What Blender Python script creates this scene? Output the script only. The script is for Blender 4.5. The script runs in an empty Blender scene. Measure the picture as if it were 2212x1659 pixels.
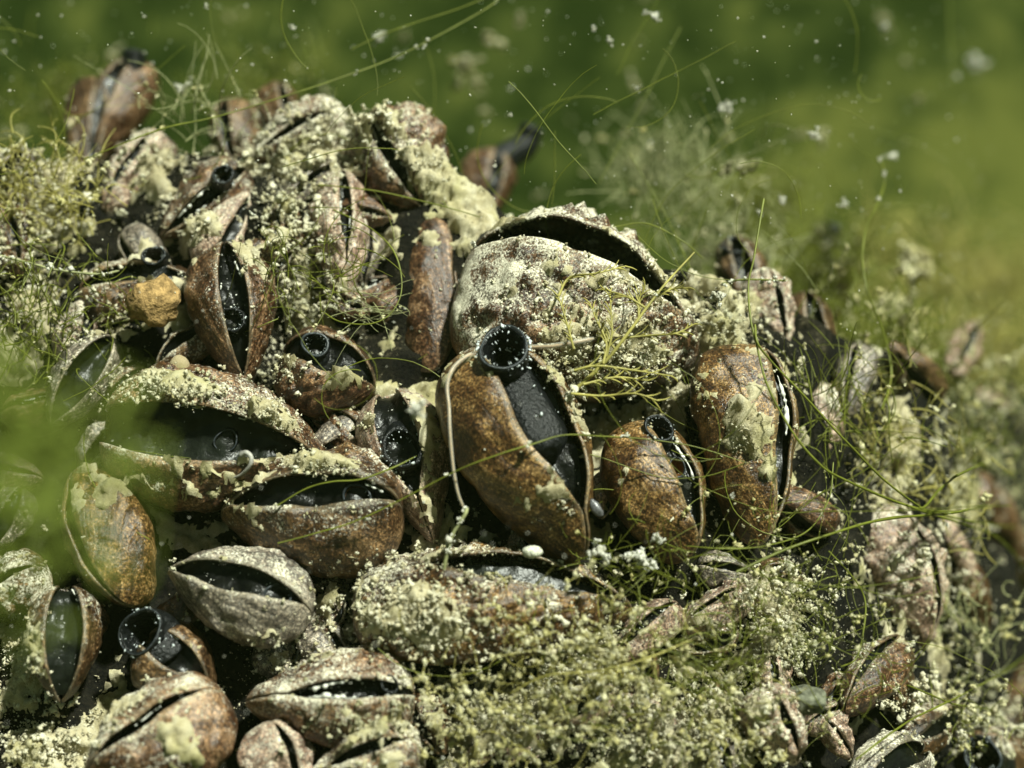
import bpy, math, random
import numpy as np
from mathutils import Vector
from mathutils.bvhtree import BVHTree

rng = np.random.default_rng(7)
random.seed(7)
sc = bpy.context.scene
sc.unit_settings.scale_length = 0.01          # one unit is one centimetre

# ------------------------------------------------------------------ camera
PITCH = math.radians(19.3)
CAM = np.array([0.0, -20.0, 7.0])
TANX = 6.0 / 21.2
FOCUS = 20.6
cam_d = bpy.data.cameras.new('camera')
cam = bpy.data.objects.new('camera', cam_d)
sc.collection.objects.link(cam)
cam.location = CAM
cam.rotation_euler = (math.radians(90) - PITCH, 0, 0)
cam_d.sensor_width = 36
cam_d.lens = 18.0 / TANX
cam_d.clip_start = 0.1
cam_d.clip_end = 2000
cam_d.dof.use_dof = True
cam_d.dof.focus_distance = FOCUS
cam_d.dof.aperture_fstop = 0.135
sc.camera = cam

# ------------------------------------------------------------------ sky and sun
SUN_DIR = np.array([0.38, -0.30, 0.87]); SUN_DIR /= np.linalg.norm(SUN_DIR)
world = bpy.data.worlds.new('World'); sc.world = world
world.use_nodes = True
wn = world.node_tree; wn.nodes.clear()
wout = wn.nodes.new('ShaderNodeOutputWorld'); wbg = wn.nodes.new('ShaderNodeBackground')
sky = wn.nodes.new('ShaderNodeTexSky'); sky.sky_type = 'NISHITA'; sky.sun_disc = False
sky.sun_elevation = math.asin(SUN_DIR[2]); sky.sun_rotation = math.atan2(SUN_DIR[0], SUN_DIR[1])
wmul = wn.nodes.new('ShaderNodeMix'); wmul.data_type = 'RGBA'; wmul.blend_type = 'MULTIPLY'
wmul.inputs[0].default_value = 1.0
wmul.inputs[7].default_value = (0.42, 0.46, 0.22, 1)    # daylight filtered by green lake water
wn.links.new(sky.outputs[0], wmul.inputs[6]); wn.links.new(wmul.outputs[2], wbg.inputs[0])
wbg.inputs[1].default_value = 0.07
wn.links.new(wbg.outputs[0], wout.inputs[0])
sun_d = bpy.data.lights.new('sun', 'SUN'); sun = bpy.data.objects.new('sun', sun_d)
sc.collection.objects.link(sun)
sun_d.energy = 5.0; sun_d.angle = math.radians(4); sun_d.color = (0.95, 1.0, 0.86)
sun.rotation_euler = Vector(SUN_DIR).to_track_quat('Z', 'Y').to_euler()
sun.location = tuple(SUN_DIR * 40)
sc.view_settings.view_transform = 'Standard'; sc.view_settings.look = 'None'
sc.view_settings.exposure = 0.92; sc.view_settings.gamma = 1.0
sc.view_settings.use_curve_mapping = False

# ------------------------------------------------------------------ geometry helpers
RIGHT = np.array([1.0, 0, 0])
UP = np.array([0, math.sin(PITCH), math.cos(PITCH)])
FWD = np.array([0, math.cos(PITCH), -math.sin(PITCH)])
PXU = 6.0 / 1106                                  # size of one photo pixel at the mound, in units
SLOPE = 1 / math.tan(math.radians(50))

def camvec(a, b, c):
    v = a * RIGHT + b * UP - c * FWD
    return v / np.linalg.norm(v)

def ray(px, py):
    return FWD + (px - 1106) / 1106 * TANX * RIGHT + (829.5 - py) / 1106 * TANX * UP

def recede(x):
    return 0.27 * np.maximum(0, x - 2.0) ** 2 + 0.03 * np.maximum(0, -x - 3.5) ** 2

def hit(px, py, off=0.0):
    """point of the bank's face seen at a photo position, raised by off towards the viewer"""
    d = ray(px, py); lo, hi = 10.0, 60.0
    for _ in range(40):
        m = (lo + hi) / 2; p = CAM + d * m
        if p[1] - SLOPE * p[2] - recede(p[0]) < 0: lo = m
        else: hi = m
    return CAM + d * (lo - off)

def at(px, py, depth):
    return CAM + ray(px, py) * depth

def _hash(ix, iy, iz, seed):
    h = (ix * 374761393 + iy * 668265263 + iz * 2147483647 + seed * 974711) & 0xFFFFFFFF
    h = ((h ^ (h >> 13)) * 1274126177) & 0xFFFFFFFF
    return ((h ^ (h >> 16)) & 0xFFFF) / 65535.0

def vnoise(p, scale=1.0, seed=0):
    p = np.asarray(p) * scale
    i = np.floor(p).astype(np.int64); f = p - i; f = f * f * (3 - 2 * f)
    r = 0
    for dx in (0, 1):
        for dy in (0, 1):
            for dz in (0, 1):
                w = (f[..., 0] if dx else 1 - f[..., 0]) * (f[..., 1] if dy else 1 - f[..., 1]) * (f[..., 2] if dz else 1 - f[..., 2])
                r = r + w * _hash(i[..., 0] + dx, i[..., 1] + dy, i[..., 2] + dz, seed)
    return r

def fbm(p, scale=1.0, seed=0, octv=3):
    r = 0; a = 0.5; t = 0
    for k in range(octv):
        r = r + a * vnoise(p, scale * 2 ** k, seed + k * 17); t += a; a *= 0.5
    return r / t

def mk(name, V, F, mat, parent=None, base=None, smooth=True, uv=None, tone=None):
    """one mesh object; F is one array or a list of arrays of equal-sided faces"""
    V = np.asarray(V, dtype=np.float32)
    if base is not None: V = V - np.asarray(base, dtype=np.float32)
    if not isinstance(F, list): F = [F]
    F = [np.asarray(f, dtype=np.int32) for f in F if len(f)]
    me = bpy.data.meshes.new(name)
    loops = np.concatenate([f.ravel() for f in F])
    sizes = np.concatenate([np.full(len(f), f.shape[1], dtype=np.int32) for f in F])
    starts = np.concatenate([[0], np.cumsum(sizes)[:-1]]).astype(np.int32)
    me.vertices.add(len(V)); me.vertices.foreach_set('co', V.ravel())
    me.loops.add(len(loops)); me.loops.foreach_set('vertex_index', loops)
    me.polygons.add(len(sizes)); me.polygons.foreach_set('loop_start', starts)
    me.polygons.foreach_set('loop_total', sizes)
    if smooth: me.polygons.foreach_set('use_smooth', np.ones(len(sizes), dtype=bool))
    me.update(calc_edges=True)
    if uv is not None:
        l = me.uv_layers.new(name='shell'); l.data.foreach_set('uv', np.asarray(uv, dtype=np.float32)[loops].ravel())
    if tone is not None:
        a = me.attributes.new('tone', 'FLOAT', 'POINT'); a.data.foreach_set('value', np.asarray(tone, dtype=np.float32))
    me.validate()
    o = bpy.data.objects.new(name, me)
    sc.collection.objects.link(o)
    if mat is not None: me.materials.append(mat)
    if parent is not None: o.parent = parent
    elif base is not None: o.location = base
    return o

def empty(name, loc):
    o = bpy.data.objects.new(name, None); sc.collection.objects.link(o)
    o.location = loc; o.empty_display_size = 0.2
    return o

def tag(o, label=None, cat=None, group=None, kind=None):
    if label: o['label'] = label
    if cat: o['category'] = cat
    if group: o['group'] = group
    if kind: o['kind'] = kind
    return o

def grid_faces(n, m, wrap=False):
    i = np.arange(n - 1)[:, None]; j = np.arange(m if wrap else m - 1)[None, :]
    j2 = (j + 1) % m
    return np.stack([i * m + j, i * m + j2, (i + 1) * m + j2, (i + 1) * m + j], -1).reshape(-1, 4)

def spline(pts, n):
    pts = np.asarray(pts, float)
    P = np.vstack([2 * pts[0] - pts[1], pts, 2 * pts[-1] - pts[-2]])
    t = np.linspace(0, len(pts) - 1 - 1e-6, n); k = t.astype(int); f = (t - k)[:, None]
    a, b, c, d = P[k], P[k + 1], P[k + 2], P[k + 3]
    return 0.5 * (2 * b + (c - a) * f + (2 * a - 5 * b + 4 * c - d) * f ** 2 + (3 * b - a - 3 * c + d) * f ** 3)

def frames(C):
    T = np.gradient(C, axis=0); T /= np.linalg.norm(T, axis=1)[:, None] + 1e-9
    N = np.zeros_like(T); v = np.cross(T[0], [0.31, 0.22, 0.93]); v /= np.linalg.norm(v)
    for i in range(len(T)):
        v = v - T[i] * np.dot(v, T[i]); v /= np.linalg.norm(v) + 1e-9; N[i] = v
    return T, N, np.cross(T, N)

def tube(C, R, sides=5):
    C = np.asarray(C, float); n = len(C); R = np.broadcast_to(R, (n,))
    T, N, B = frames(C)
    a = np.linspace(0, 2 * np.pi, sides, endpoint=False)
    V = C[:, None] + R[:, None, None] * (np.cos(a)[None, :, None] * N[:, None] + np.sin(a)[None, :, None] * B[:, None])
    return V.reshape(-1, 3), grid_faces(n, sides, True)

class Bag:
    """collects pieces of geometry for one mesh"""
    def __init__(s): s.V = []; s.F3 = []; s.F4 = []; s.T = []; s.n = 0
    def add(s, V, F, tone=0.5):
        F = np.asarray(F)
        (s.F3 if F.shape[1] == 3 else s.F4).append(F + s.n)
        s.V.append(np.asarray(V)); s.T.append(np.broadcast_to(tone, (len(V),))); s.n += len(V)
    def build(s, name, mat, parent=None, base=None, smooth=True):
        if not s.n: return None
        F = ([np.vstack(s.F3)] if s.F3 else []) + ([np.vstack(s.F4)] if s.F4 else [])
        return mk(name, np.vstack(s.V), F, mat, parent, base, smooth, tone=np.concatenate(s.T))

import bmesh
def ico(sub):
    bm = bmesh.new(); bmesh.ops.create_icosphere(bm, subdivisions=sub, radius=1.0)
    V = np.array([v.co[:] for v in bm.verts]); F = np.array([[v.index for v in f.verts] for f in bm.faces]); bm.free()
    return V, F
ICO0, ICO1, ICO2 = ico(1), ico(2), ico(3)
def lumpy(base, amp, seed, sc_=1.4):
    V, F = base
    return V * (1 - amp + 2 * amp * fbm(V + 7.3 * seed, sc_, seed))[:, None], F
CRUMB0 = []
for k in range(10):
    V, F = ICO0; CRUMB0.append((V * rng.uniform(0.3, 1.55, (len(V), 1)), F))
OCT = (np.array([[1, 0, 0], [-1, 0, 0], [0, 1, 0], [0, -1, 0], [0, 0, 1], [0, 0, -1.0]]), np.array([[0, 2, 4], [2, 1, 4], [1, 3, 4], [3, 0, 4], [2, 0, 5], [1, 2, 5], [3, 1, 5], [0, 3, 5]]))
CRUMBO = [(OCT[0] * rng.uniform(0.5, 1.6, (6, 1)) + rng.normal(size=(6, 3)) * 0.18, OCT[1]) for k in range(12)]
CRUMB1 = [(V * rng.uniform(0.6, 1.3, (len(V), 1)), F) for V, F in [lumpy(ICO1, 0.75, k, 2.3) for k in range(10)]]

def rand_rot(n):
    q = rng.normal(size=(n, 4)); q /= np.linalg.norm(q, axis=1)[:, None]
    w, x, y, z = q.T
    return np.stack([np.stack([1 - 2 * (y * y + z * z), 2 * (x * y - z * w), 2 * (x * z + y * w)], -1),
                     np.stack([2 * (x * y + z * w), 1 - 2 * (x * x + z * z), 2 * (y * z - x * w)], -1),
                     np.stack([2 * (x * z - y * w), 2 * (y * z + x * w), 1 - 2 * (x * x + y * y)], -1)], 1)

def crumbs(bag, pos, size, tone, fine=True):
    """many small lumps as geometry: pos (n,3), size (n,), tone (n,)"""
    n = len(pos)
    if fine is True and n:
        sm = size < 0.030
        crumbs(bag, pos[sm], size[sm], tone[sm], 'tiny'); crumbs(bag, pos[~sm], size[~sm], tone[~sm], 'small'); return
    protos = CRUMBO if fine == 'tiny' else CRUMB0 if fine else CRUMB1
    if not n: return
    which = rng.integers(0, len(protos), n); R = rand_rot(n)
    st = rng.uniform(0.45, 1.5, (n, 3))
    for k, (V, F) in enumerate(protos):
        m = np.where(which == k)[0]
        if not len(m): continue
        W = np.einsum('nij,nvj->nvi', R[m], V[None] * st[m][:, None]) * size[m][:, None, None] + pos[m][:, None]
        FF = (F[None] + (np.arange(len(m)) * len(V))[:, None, None]).reshape(-1, 3)
        bag.add(W.reshape(-1, 3), FF, np.repeat(tone[m], len(V)))

# ------------------------------------------------------------------ materials
def nt(name):
    m = bpy.data.materials.new(name); m.use_nodes = True
    t = m.node_tree; b = t.nodes['Principled BSDF']
    return m, t, b
def N(t, typ, **kw):
    n = t.nodes.new(typ)
    for k, v in kw.items(): setattr(n, k, v)
    return n
def ramp(t, stops, interp='LINEAR'):
    r = t.nodes.new('ShaderNodeValToRGB'); r.color_ramp.interpolation = interp
    e = r.color_ramp.elements
    while len(e) < len(stops): e.new(0.5)
    for x, (p, c) in zip(e, stops):
        x.position = p; x.color = (*c, 1) if len(c) == 3 else c
    return r
def noise(t, scale, detail=4, rough=0.55, vec=None, dist=0.0):
    n = t.nodes.new('ShaderNodeTexNoise'); n.inputs['Scale'].default_value = scale
    n.inputs['Detail'].default_value = detail; n.inputs['Roughness'].default_value = rough
    n.inputs['Distortion'].default_value = dist
    if vec is not None: t.links.new(vec, n.inputs['Vector'])
    return n
def math_(t, op, a, b=None, c=None, clamp=False):
    n = t.nodes.new('ShaderNodeMath'); n.operation = op; n.use_clamp = clamp
    for k, v in enumerate((a, b, c)):
        if v is None: continue
        if isinstance(v, (int, float)): n.inputs[k].default_value = v
        else: t.links.new(v, n.inputs[k])
    return n.outputs[0]
def mixc(t, fac, a, b, mode='MIX'):
    n = t.nodes.new('ShaderNodeMix'); n.data_type = 'RGBA'; n.blend_type = mode
    for s, v in ((0, fac), (6, a), (7, b)):
        if isinstance(v, (int, float)): n.inputs[s].default_value = v
        elif isinstance(v, tuple): n.inputs[s].default_value = (*v, 1)
        else: t.links.new(v, n.inputs[s])
    return n.outputs[2]
def bump(t, b, h, strength, dist):
    n = t.nodes.new('ShaderNodeBump'); n.inputs['Strength'].default_value = strength; n.inputs['Distance'].default_value = dist
    t.links.new(h, n.inputs['Height']); t.links.new(n.outputs[0], b.inputs['Normal'])

SILT_A, SILT_B, SILT_C = (0.24, 0.20, 0.11), (0.60, 0.54, 0.35), (0.86, 0.82, 0.64)
def shell_mat(name, dark, mid, light, dust, seed):
    m, t, b = nt(name)
    tc = N(t, 'ShaderNodeTexCoord'); obj = tc.outputs['Object']
    uvn = N(t, 'ShaderNodeUVMap', uv_map='shell')
    mp = N(t, 'ShaderNodeMapping'); mp.inputs['Scale'].default_value = (1.6, 11.0, 1); mp.inputs['Location'].default_value = (seed * 3.1, seed * 1.7, 0)
    t.links.new(uvn.outputs[0], mp.inputs[0])
    band = noise(t, 1.0, 5, 0.62, mp.outputs[0], 0.25)
    mot = noise(t, 3.2, 5, 0.6, obj); speck = noise(t, 26, 3, 0.7, obj); fine = noise(t, 75, 3, 0.7, obj)
    f = math_(t, 'MULTIPLY_ADD', band.outputs[0], 0.55, math_(t, 'MULTIPLY', mot.outputs[0], 0.45))
    f = math_(t, 'MULTIPLY_ADD', speck.outputs[0], 0.55, math_(t, 'SUBTRACT', f, 0.27))
    r = ramp(t, [(0.36, dark), (0.49, mid), (0.60, light), (0.70, tuple(min(1, c * 1.5 + 0.05) for c in light))])
    t.links.new(f, r.inputs[0])
    grain = noise(t, 42, 3, 0.75, obj); gr = ramp(t, [(0.38, (0.3, 0.3, 0.3)), (0.5, (0.8, 0.8, 0.8)), (0.64, (2.2, 2.1, 1.9))]); t.links.new(grain.outputs[0], gr.inputs[0])
    col0 = mixc(t, 1.0, r.outputs[0], gr.outputs[0], 'MULTIPLY')
    # pale layered margin along the lip of the valve
    sp = N(t, 'ShaderNodeSeparateXYZ'); t.links.new(uvn.outputs[0], sp.inputs[0])
    mp2 = N(t, 'ShaderNodeMapping'); mp2.inputs['Scale'].default_value = (55, 4, 1); t.links.new(uvn.outputs[0], mp2.inputs[0])
    lay = noise(t, 1.0, 3, 0.6, mp2.outputs[0]); lr = ramp(t, [(0.35, (0.07, 0.05, 0.025)), (0.55, (0.36, 0.31, 0.20)), (0.72, (0.66, 0.61, 0.47))]); t.links.new(lay.outputs[0], lr.inputs[0])
    em = math_(t, 'SUBTRACT', math_(t, 'MULTIPLY_ADD', mot.outputs[0], 0.10, -0.005), sp.outputs[0]); em = math_(t, 'MULTIPLY', em, 9.0, clamp=True)
    em = math_(t, 'MULTIPLY', em, 0.7)
    body = mixc(t, em, col0, lr.outputs[0])
    # silt film: settles in patches, more where the shell faces up
    g = N(t, 'ShaderNodeNewGeometry'); sx = N(t, 'ShaderNodeSeparateXYZ'); t.links.new(g.outputs['Normal'], sx.inputs[0])
    d1 = noise(t, 1.9, 6, 0.68, obj, 0.4); d2 = noise(t, 34, 4, 0.75, obj)
    dd = math_(t, 'MULTIPLY_ADD', sx.outputs['Z'], 0.12, d1.outputs[0])
    dd = math_(t, 'ADD', dd, math_(t, 'MULTIPLY_ADD', d2.outputs[0], 0.8, -0.40))
    mask = math_(t, 'MULTIPLY', math_(t, 'SUBTRACT', dd, 0.905 - dust), 8.0, clamp=True)
    mask = math_(t, 'MULTIPLY', mask, 0.9)
    sr = ramp(t, [(0.30, (0.18, 0.155, 0.10)), (0.46, (0.50, 0.46, 0.34)), (0.64, (0.86, 0.82, 0.66))]); t.links.new(d2.outputs[0], sr.inputs[0])
    t.links.new(mixc(t, mask, body, sr.outputs[0]), b.inputs['Base Color'])
    t.links.new(math_(t, 'MULTIPLY_ADD', mask, 0.6, 0.28), b.inputs['Roughness'])
    b.inputs['Specular IOR Level'].default_value = 0.5
    h = math_(t, 'ADD', math_(t, 'MULTIPLY', band.outputs[0], 0.8), math_(t, 'MULTIPLY_ADD', mask, 0.5, math_(t, 'MULTIPLY', speck.outputs[0], 0.5)))
    h = math_(t, 'MULTIPLY_ADD', fine.outputs[0], 0.25, h)
    h = math_(t, 'MULTIPLY_ADD', math_(t, 'MULTIPLY', d2.outputs[0], mask), 1.6, h)
    bump(t, b, h, 0.5, 0.045)
    return m

def silt_mat(name, a, bcol, c, green=(0.20, 0.22, 0.04), gamt=0.35):
    m, t, b = nt(name)
    at_ = N(t, 'ShaderNodeAttribute', attribute_name='tone'); tc = N(t, 'ShaderNodeTexCoord')
    n1 = noise(t, 55, 3, 0.7, tc.outputs['Object']); n2 = noise(t, 1.3, 3, 0.6, tc.outputs['Object'])
    f = math_(t, 'MULTIPLY_ADD', n1.outputs[0], 0.5, math_(t, 'MULTIPLY_ADD', at_.outputs['Fac'], 0.7, -0.12))
    r = ramp(t, [(0.15, a), (0.45, bcol), (0.8, c)]); t.links.new(f, r.inputs[0])
    gm = math_(t, 'MULTIPLY', math_(t, 'MULTIPLY', math_(t, 'SUBTRACT', n2.outputs[0], 0.48), 6, clamp=True), gamt)
    t.links.new(mixc(t, gm, r.outputs[0], green), b.inputs['Base Color'])
    b.inputs['Roughness'].default_value = 0.95; b.inputs['Specular IOR Level'].default_value = 0.1
    b.inputs['Subsurface Weight'].default_value = 0.0
    bump(t, b, n1.outputs[0], 0.8, 0.03)
    tr = N(t, 'ShaderNodeBsdfTranslucent'); t.links.new(b.inputs['Base Color'].links[0].from_socket, tr.inputs[0])
    mx = N(t, 'ShaderNodeMixShader'); mx.inputs[0].default_value = 0.28
    t.links.new(b.outputs[0], mx.inputs[1]); t.links.new(tr.outputs[0], mx.inputs[2]); t.links.new(mx.outputs[0], t.nodes['Material Output'].inputs[0])
    return m

def plain(name, col, rough=0.5, spec=0.5, var=0.35, scale=14, bumpd=0.02, trans=0.0):
    m, t, b = nt(name)
    tc = N(t, 'ShaderNodeTexCoord'); n = noise(t, scale, 4, 0.6, tc.outputs['Object'])
    r = ramp(t, [(0.3, tuple(c * (1 - var) for c in col)), (0.7, tuple(min(1, c * (1 + var)) for c in col))])
    t.links.new(n.outputs[0], r.inputs[0]); t.links.new(r.outputs[0], b.inputs['Base Color'])
    b.inputs['Roughness'].default_value = rough; b.inputs['Specular IOR Level'].default_value = spec
    if bumpd: bump(t, b, n.outputs[0], 0.6, bumpd)
    if trans:
        tr = N(t, 'ShaderNodeBsdfTranslucent'); t.links.new(r.outputs[0], tr.inputs[0])
        mx = N(t, 'ShaderNodeMixShader'); mx.inputs[0].default_value = trans
        t.links.new(b.outputs[0], mx.inputs[1]); t.links.new(tr.outputs[0], mx.inputs[2])
        t.links.new(mx.outputs[0], t.nodes['Material Output'].inputs[0])
    return m

M_SILT = silt_mat('silt_crumbs', SILT_A, SILT_B, SILT_C)
M_SILT_G = silt_mat('silt_with_algae', (0.30, 0.26, 0.10), (0.58, 0.53, 0.25), (0.84, 0.80, 0.55), (0.46, 0.43, 0.10), 0.4)
M_FLAKE = silt_mat('flake', (0.4, 0.38, 0.28), (0.6, 0.58, 0.46), (0.8, 0.79, 0.70), gamt=0.0)
M_MANTLE = plain('mantle_tissue', (0.003, 0.0033, 0.0026), 0.3, 0.2, 0.7, 8, 0.03)
M_MANTLE_G = plain('mantle_tissue_grey', (0.007, 0.0085, 0.006), 0.32, 0.18, 0.5, 7, 0.03)
M_SIPHON = plain('siphon_skin', (0.006, 0.0068, 0.0072), 0.30, 0.25, 0.7, 22, 0.05)
M_SIPHON_B = plain('siphon_lining_brown', (0.10, 0.04, 0.008), 0.5, 0.3, 0.4, 10)
M_RIM = plain('siphon_rim', (0.03, 0.036, 0.040), 0.4, 0.4, 0.3, 20)
M_PAP = plain('papillae', (0.55, 0.60, 0.60), 0.35, 0.5, 0.25, 20, 0)
M_FRINGE = plain('mantle_edge', (0.55, 0.55, 0.49), 0.35, 0.5, 0.3, 18, 0.01)
M_ALGA = plain('algal_thread', (0.16, 0.18, 0.022), 0.45, 0.4, 0.35, 3, 0, 0.35)
M_ALGA_Y = plain('algal_thread_yellow', (0.40, 0.36, 0.10), 0.5, 0.4, 0.35, 3, 0, 0.35)
M_ALGA_P = plain('algal_thread_pale', (0.30, 0.31, 0.15), 0.6, 0.3, 0.4, 6, 0, 0.3)
M_WEED = plain('weed_green', (0.24, 0.30, 0.05), 0.6, 0.2, 0.4, 0.8, 0, 0.4)

# ------------------------------------------------------------------ lake bed and mussel bank
def lakebed():
    n, m = 90, 90
    xs = np.linspace(-160, 160, n); ys = np.concatenate([np.linspace(-60, 60, 50), np.linspace(64, 420, 40)])
    X, Y = np.meshgrid(xs, ys); P = np.stack([X, Y, np.zeros_like(X)], -1).reshape(-1, 3)
    P[:, 2] = -8.5 + np.minimum(16.5, 0.85 * np.maximum(0, P[:, 1] - 24) ** 1.02) + 3.0 * fbm(P, 0.07, 3) + 0.9 * fbm(P, 0.4, 5)
    m_, t, b = nt('lakebed_algal_turf')
    g = N(t, 'ShaderNodeNewGeometry'); pos = g.outputs['Position']
    n1 = noise(t, 0.16, 4, 0.6, pos); n2 = noise(t, 0.55, 4, 0.65, pos); sx = N(t, 'ShaderNodeSeparateXYZ'); t.links.new(pos, sx.inputs[0])
    # a yellow-green mat lies behind the bank to one side, darker weed farther out
    ex = math_(t, 'POWER', math_(t, 'MULTIPLY', math_(t, 'SUBTRACT', sx.outputs['X'], 11.5), 1 / 7), 2); ey = math_(t, 'POWER', math_(t, 'MULTIPLY', math_(t, 'SUBTRACT', sx.outputs['Y'], 25), 1 / 4.2), 2)
    mat_ = math_(t, 'SUBTRACT', 0.55, math_(t, 'MULTIPLY', math_(t, 'ADD', ex, ey), 0.28)); mat_ = math_(t, 'MAXIMUM', mat_, -0.05)
    f = math_(t, 'ADD', math_(t, 'MULTIPLY', n1.outputs[0], 0.9), math_(t, 'MULTIPLY_ADD', n2.outputs[0], 2.4, -1.17))
    f = math_(t, 'ADD', f, mat_)
    r = ramp(t, [(0.2, (0.009, 0.016, 0.003)), (0.55, (0.023, 0.033, 0.007)), (1.05, (0.064, 0.072, 0.016))])
    t.links.new(f, r.inputs[0]); t.links.new(r.outputs[0], b.inputs['Base Color'])
    b.inputs['Roughness'].default_value = 1; b.inputs['Specular IOR Level'].default_value = 0.0
    o = mk('lakebed', P, grid_faces(len(ys), n), m_)
    tag(o, 'green algae covered lake bed blurred behind the mussel bank', kind='structure')
lakebed()

CREST_PX = [(-900, 330), (0, 300), (250, 285), (560, 290), (850, 280), (1000, 380), (1150, 470), (1450, 560), (1700, 650), (1900, 700), (2212, 730), (3200, 900)]
_cw = np.array([hit(x, y) for x, y in CREST_PX])
def crest(x): return np.interp(x, _cw[:, 0], _cw[:, 2])

def bank():
    xs = np.linspace(-15, 15, 300); tau = np.concatenate([np.linspace(0, 1, 190), np.linspace(1.012, 2, 50)])
    X, T = np.meshgrid(xs, tau); zc = crest(X); z0 = -9.5
    Z = np.where(T <= 1, z0 + (zc - z0) * T, zc - (T - 1) ** 1.3 * (zc - z0))
    Y = np.where(T <= 1, SLOPE * Z + recede(X), SLOPE * zc + recede(X) + 6 * (T - 1) ** 0.8)
    P = np.stack([X, Y, Z], -1).reshape(-1, 3)
    nrm = np.array([0, -math.sin(math.radians(50)), math.cos(math.radians(50))])
    disp = -0.5 + 1.5 * (fbm(P, 0.9, 11) - 0.42) + 0.4 * (fbm(P, 3.2, 12) - 0.5) + 0.12 * (fbm(P, 11, 13) - 0.5)
    P = P + nrm * np.minimum(disp, -0.12 + 0.3 * (fbm(P, 3.2, 12) - 0.5))[:, None]
    m_, t, b = nt('bank_mud')
    tc = N(t, 'ShaderNodeTexCoord'); obj = tc.outputs['Object']
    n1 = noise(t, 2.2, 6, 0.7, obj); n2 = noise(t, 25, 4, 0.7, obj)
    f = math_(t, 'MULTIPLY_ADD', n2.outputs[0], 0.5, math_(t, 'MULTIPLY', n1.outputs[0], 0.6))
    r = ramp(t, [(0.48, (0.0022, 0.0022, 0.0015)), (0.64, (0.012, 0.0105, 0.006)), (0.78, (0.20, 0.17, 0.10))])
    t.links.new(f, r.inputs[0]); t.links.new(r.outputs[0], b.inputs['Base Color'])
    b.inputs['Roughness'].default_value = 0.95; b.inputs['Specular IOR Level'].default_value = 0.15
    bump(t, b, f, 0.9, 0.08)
    F = grid_faces(len(tau), len(xs))
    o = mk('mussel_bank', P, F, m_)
    tag(o, 'dark muddy bank that the mussels grow on', kind='structure')
    return o, P, F
BANK, BANK_V, BANK_F = bank()

# the turbid lake water as even haze round everything
def haze():
    lo, hi = np.array([-175, -70, -13.0]), np.array([175, 430, 14.0])
    V = np.array([[x_, y_, z_] for x_ in (lo[0], hi[0]) for y_ in (lo[1], hi[1]) for z_ in (lo[2], hi[2])])
    F = np.array([[0, 1, 3, 2], [4, 6, 7, 5], [0, 4, 5, 1], [2, 3, 7, 6], [0, 2, 6, 4], [1, 5, 7, 3]])
    m_ = bpy.data.materials.new('turbid_water'); m_.use_nodes = True; t = m_.node_tree; t.nodes.clear()
    o_ = t.nodes.new('ShaderNodeOutputMaterial'); v = t.nodes.new('ShaderNodeVolumePrincipled')
    v.inputs['Color'].default_value = (0.62, 0.78, 0.30, 1); v.inputs['Density'].default_value = 0.0006; v.inputs['Anisotropy'].default_value = 0.3
    t.links.new(v.outputs[0], o_.inputs['Volume'])
    o = mk('haze', V, F, m_, smooth=False); tag(o, 'faint green turbidity of the lake water', kind='stuff')
haze()

# ------------------------------------------------------------------ mussels
OWN_V, OWN_F, OWN = [BANK_V], [BANK_F], [np.zeros(len(BANK_F), int)]
_off = [len(BANK_V)]
OWNERS = [dict(root=BANK, base=np.zeros(3), bag=Bag(), mat=M_SILT)]
SHELLS = {}
AXP = []

BROWN = ((0.010, 0.0055, 0.003), (0.045, 0.023, 0.010), (0.15, 0.092, 0.044))
GOLD = ((0.012, 0.0055, 0.002), (0.060, 0.029, 0.010), (0.20, 0.122, 0.046))
GREY = ((0.035, 0.030, 0.026), (0.11, 0.092, 0.075), (0.28, 0.245, 0.20))
RED = ((0.013, 0.006, 0.003), (0.058, 0.027, 0.013), (0.19, 0.115, 0.062))
PINK = ((0.09, 0.055, 0.04), (0.24, 0.16, 0.12), (0.42, 0.33, 0.26))

def prof(t, a, b):
    t = np.clip(t, 1e-6, 1 - 1e-6); p = a / (a + b)
    return (t ** a) * ((1 - t) ** b) / (p ** a * (1 - p) ** b)

def orient(U, P, roll):
    y = P - U; L = np.linalg.norm(y); y = y / L
    tc = CAM - (U + P) / 2; tc /= np.linalg.norm(tc)
    z0 = tc - y * np.dot(tc, y); z0 /= np.linalg.norm(z0); x0 = np.cross(y, z0)
    a = math.radians(roll); z = math.cos(a) * z0 + math.sin(a) * x0; x = np.cross(y, z)
    return L, x, y, z

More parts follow.
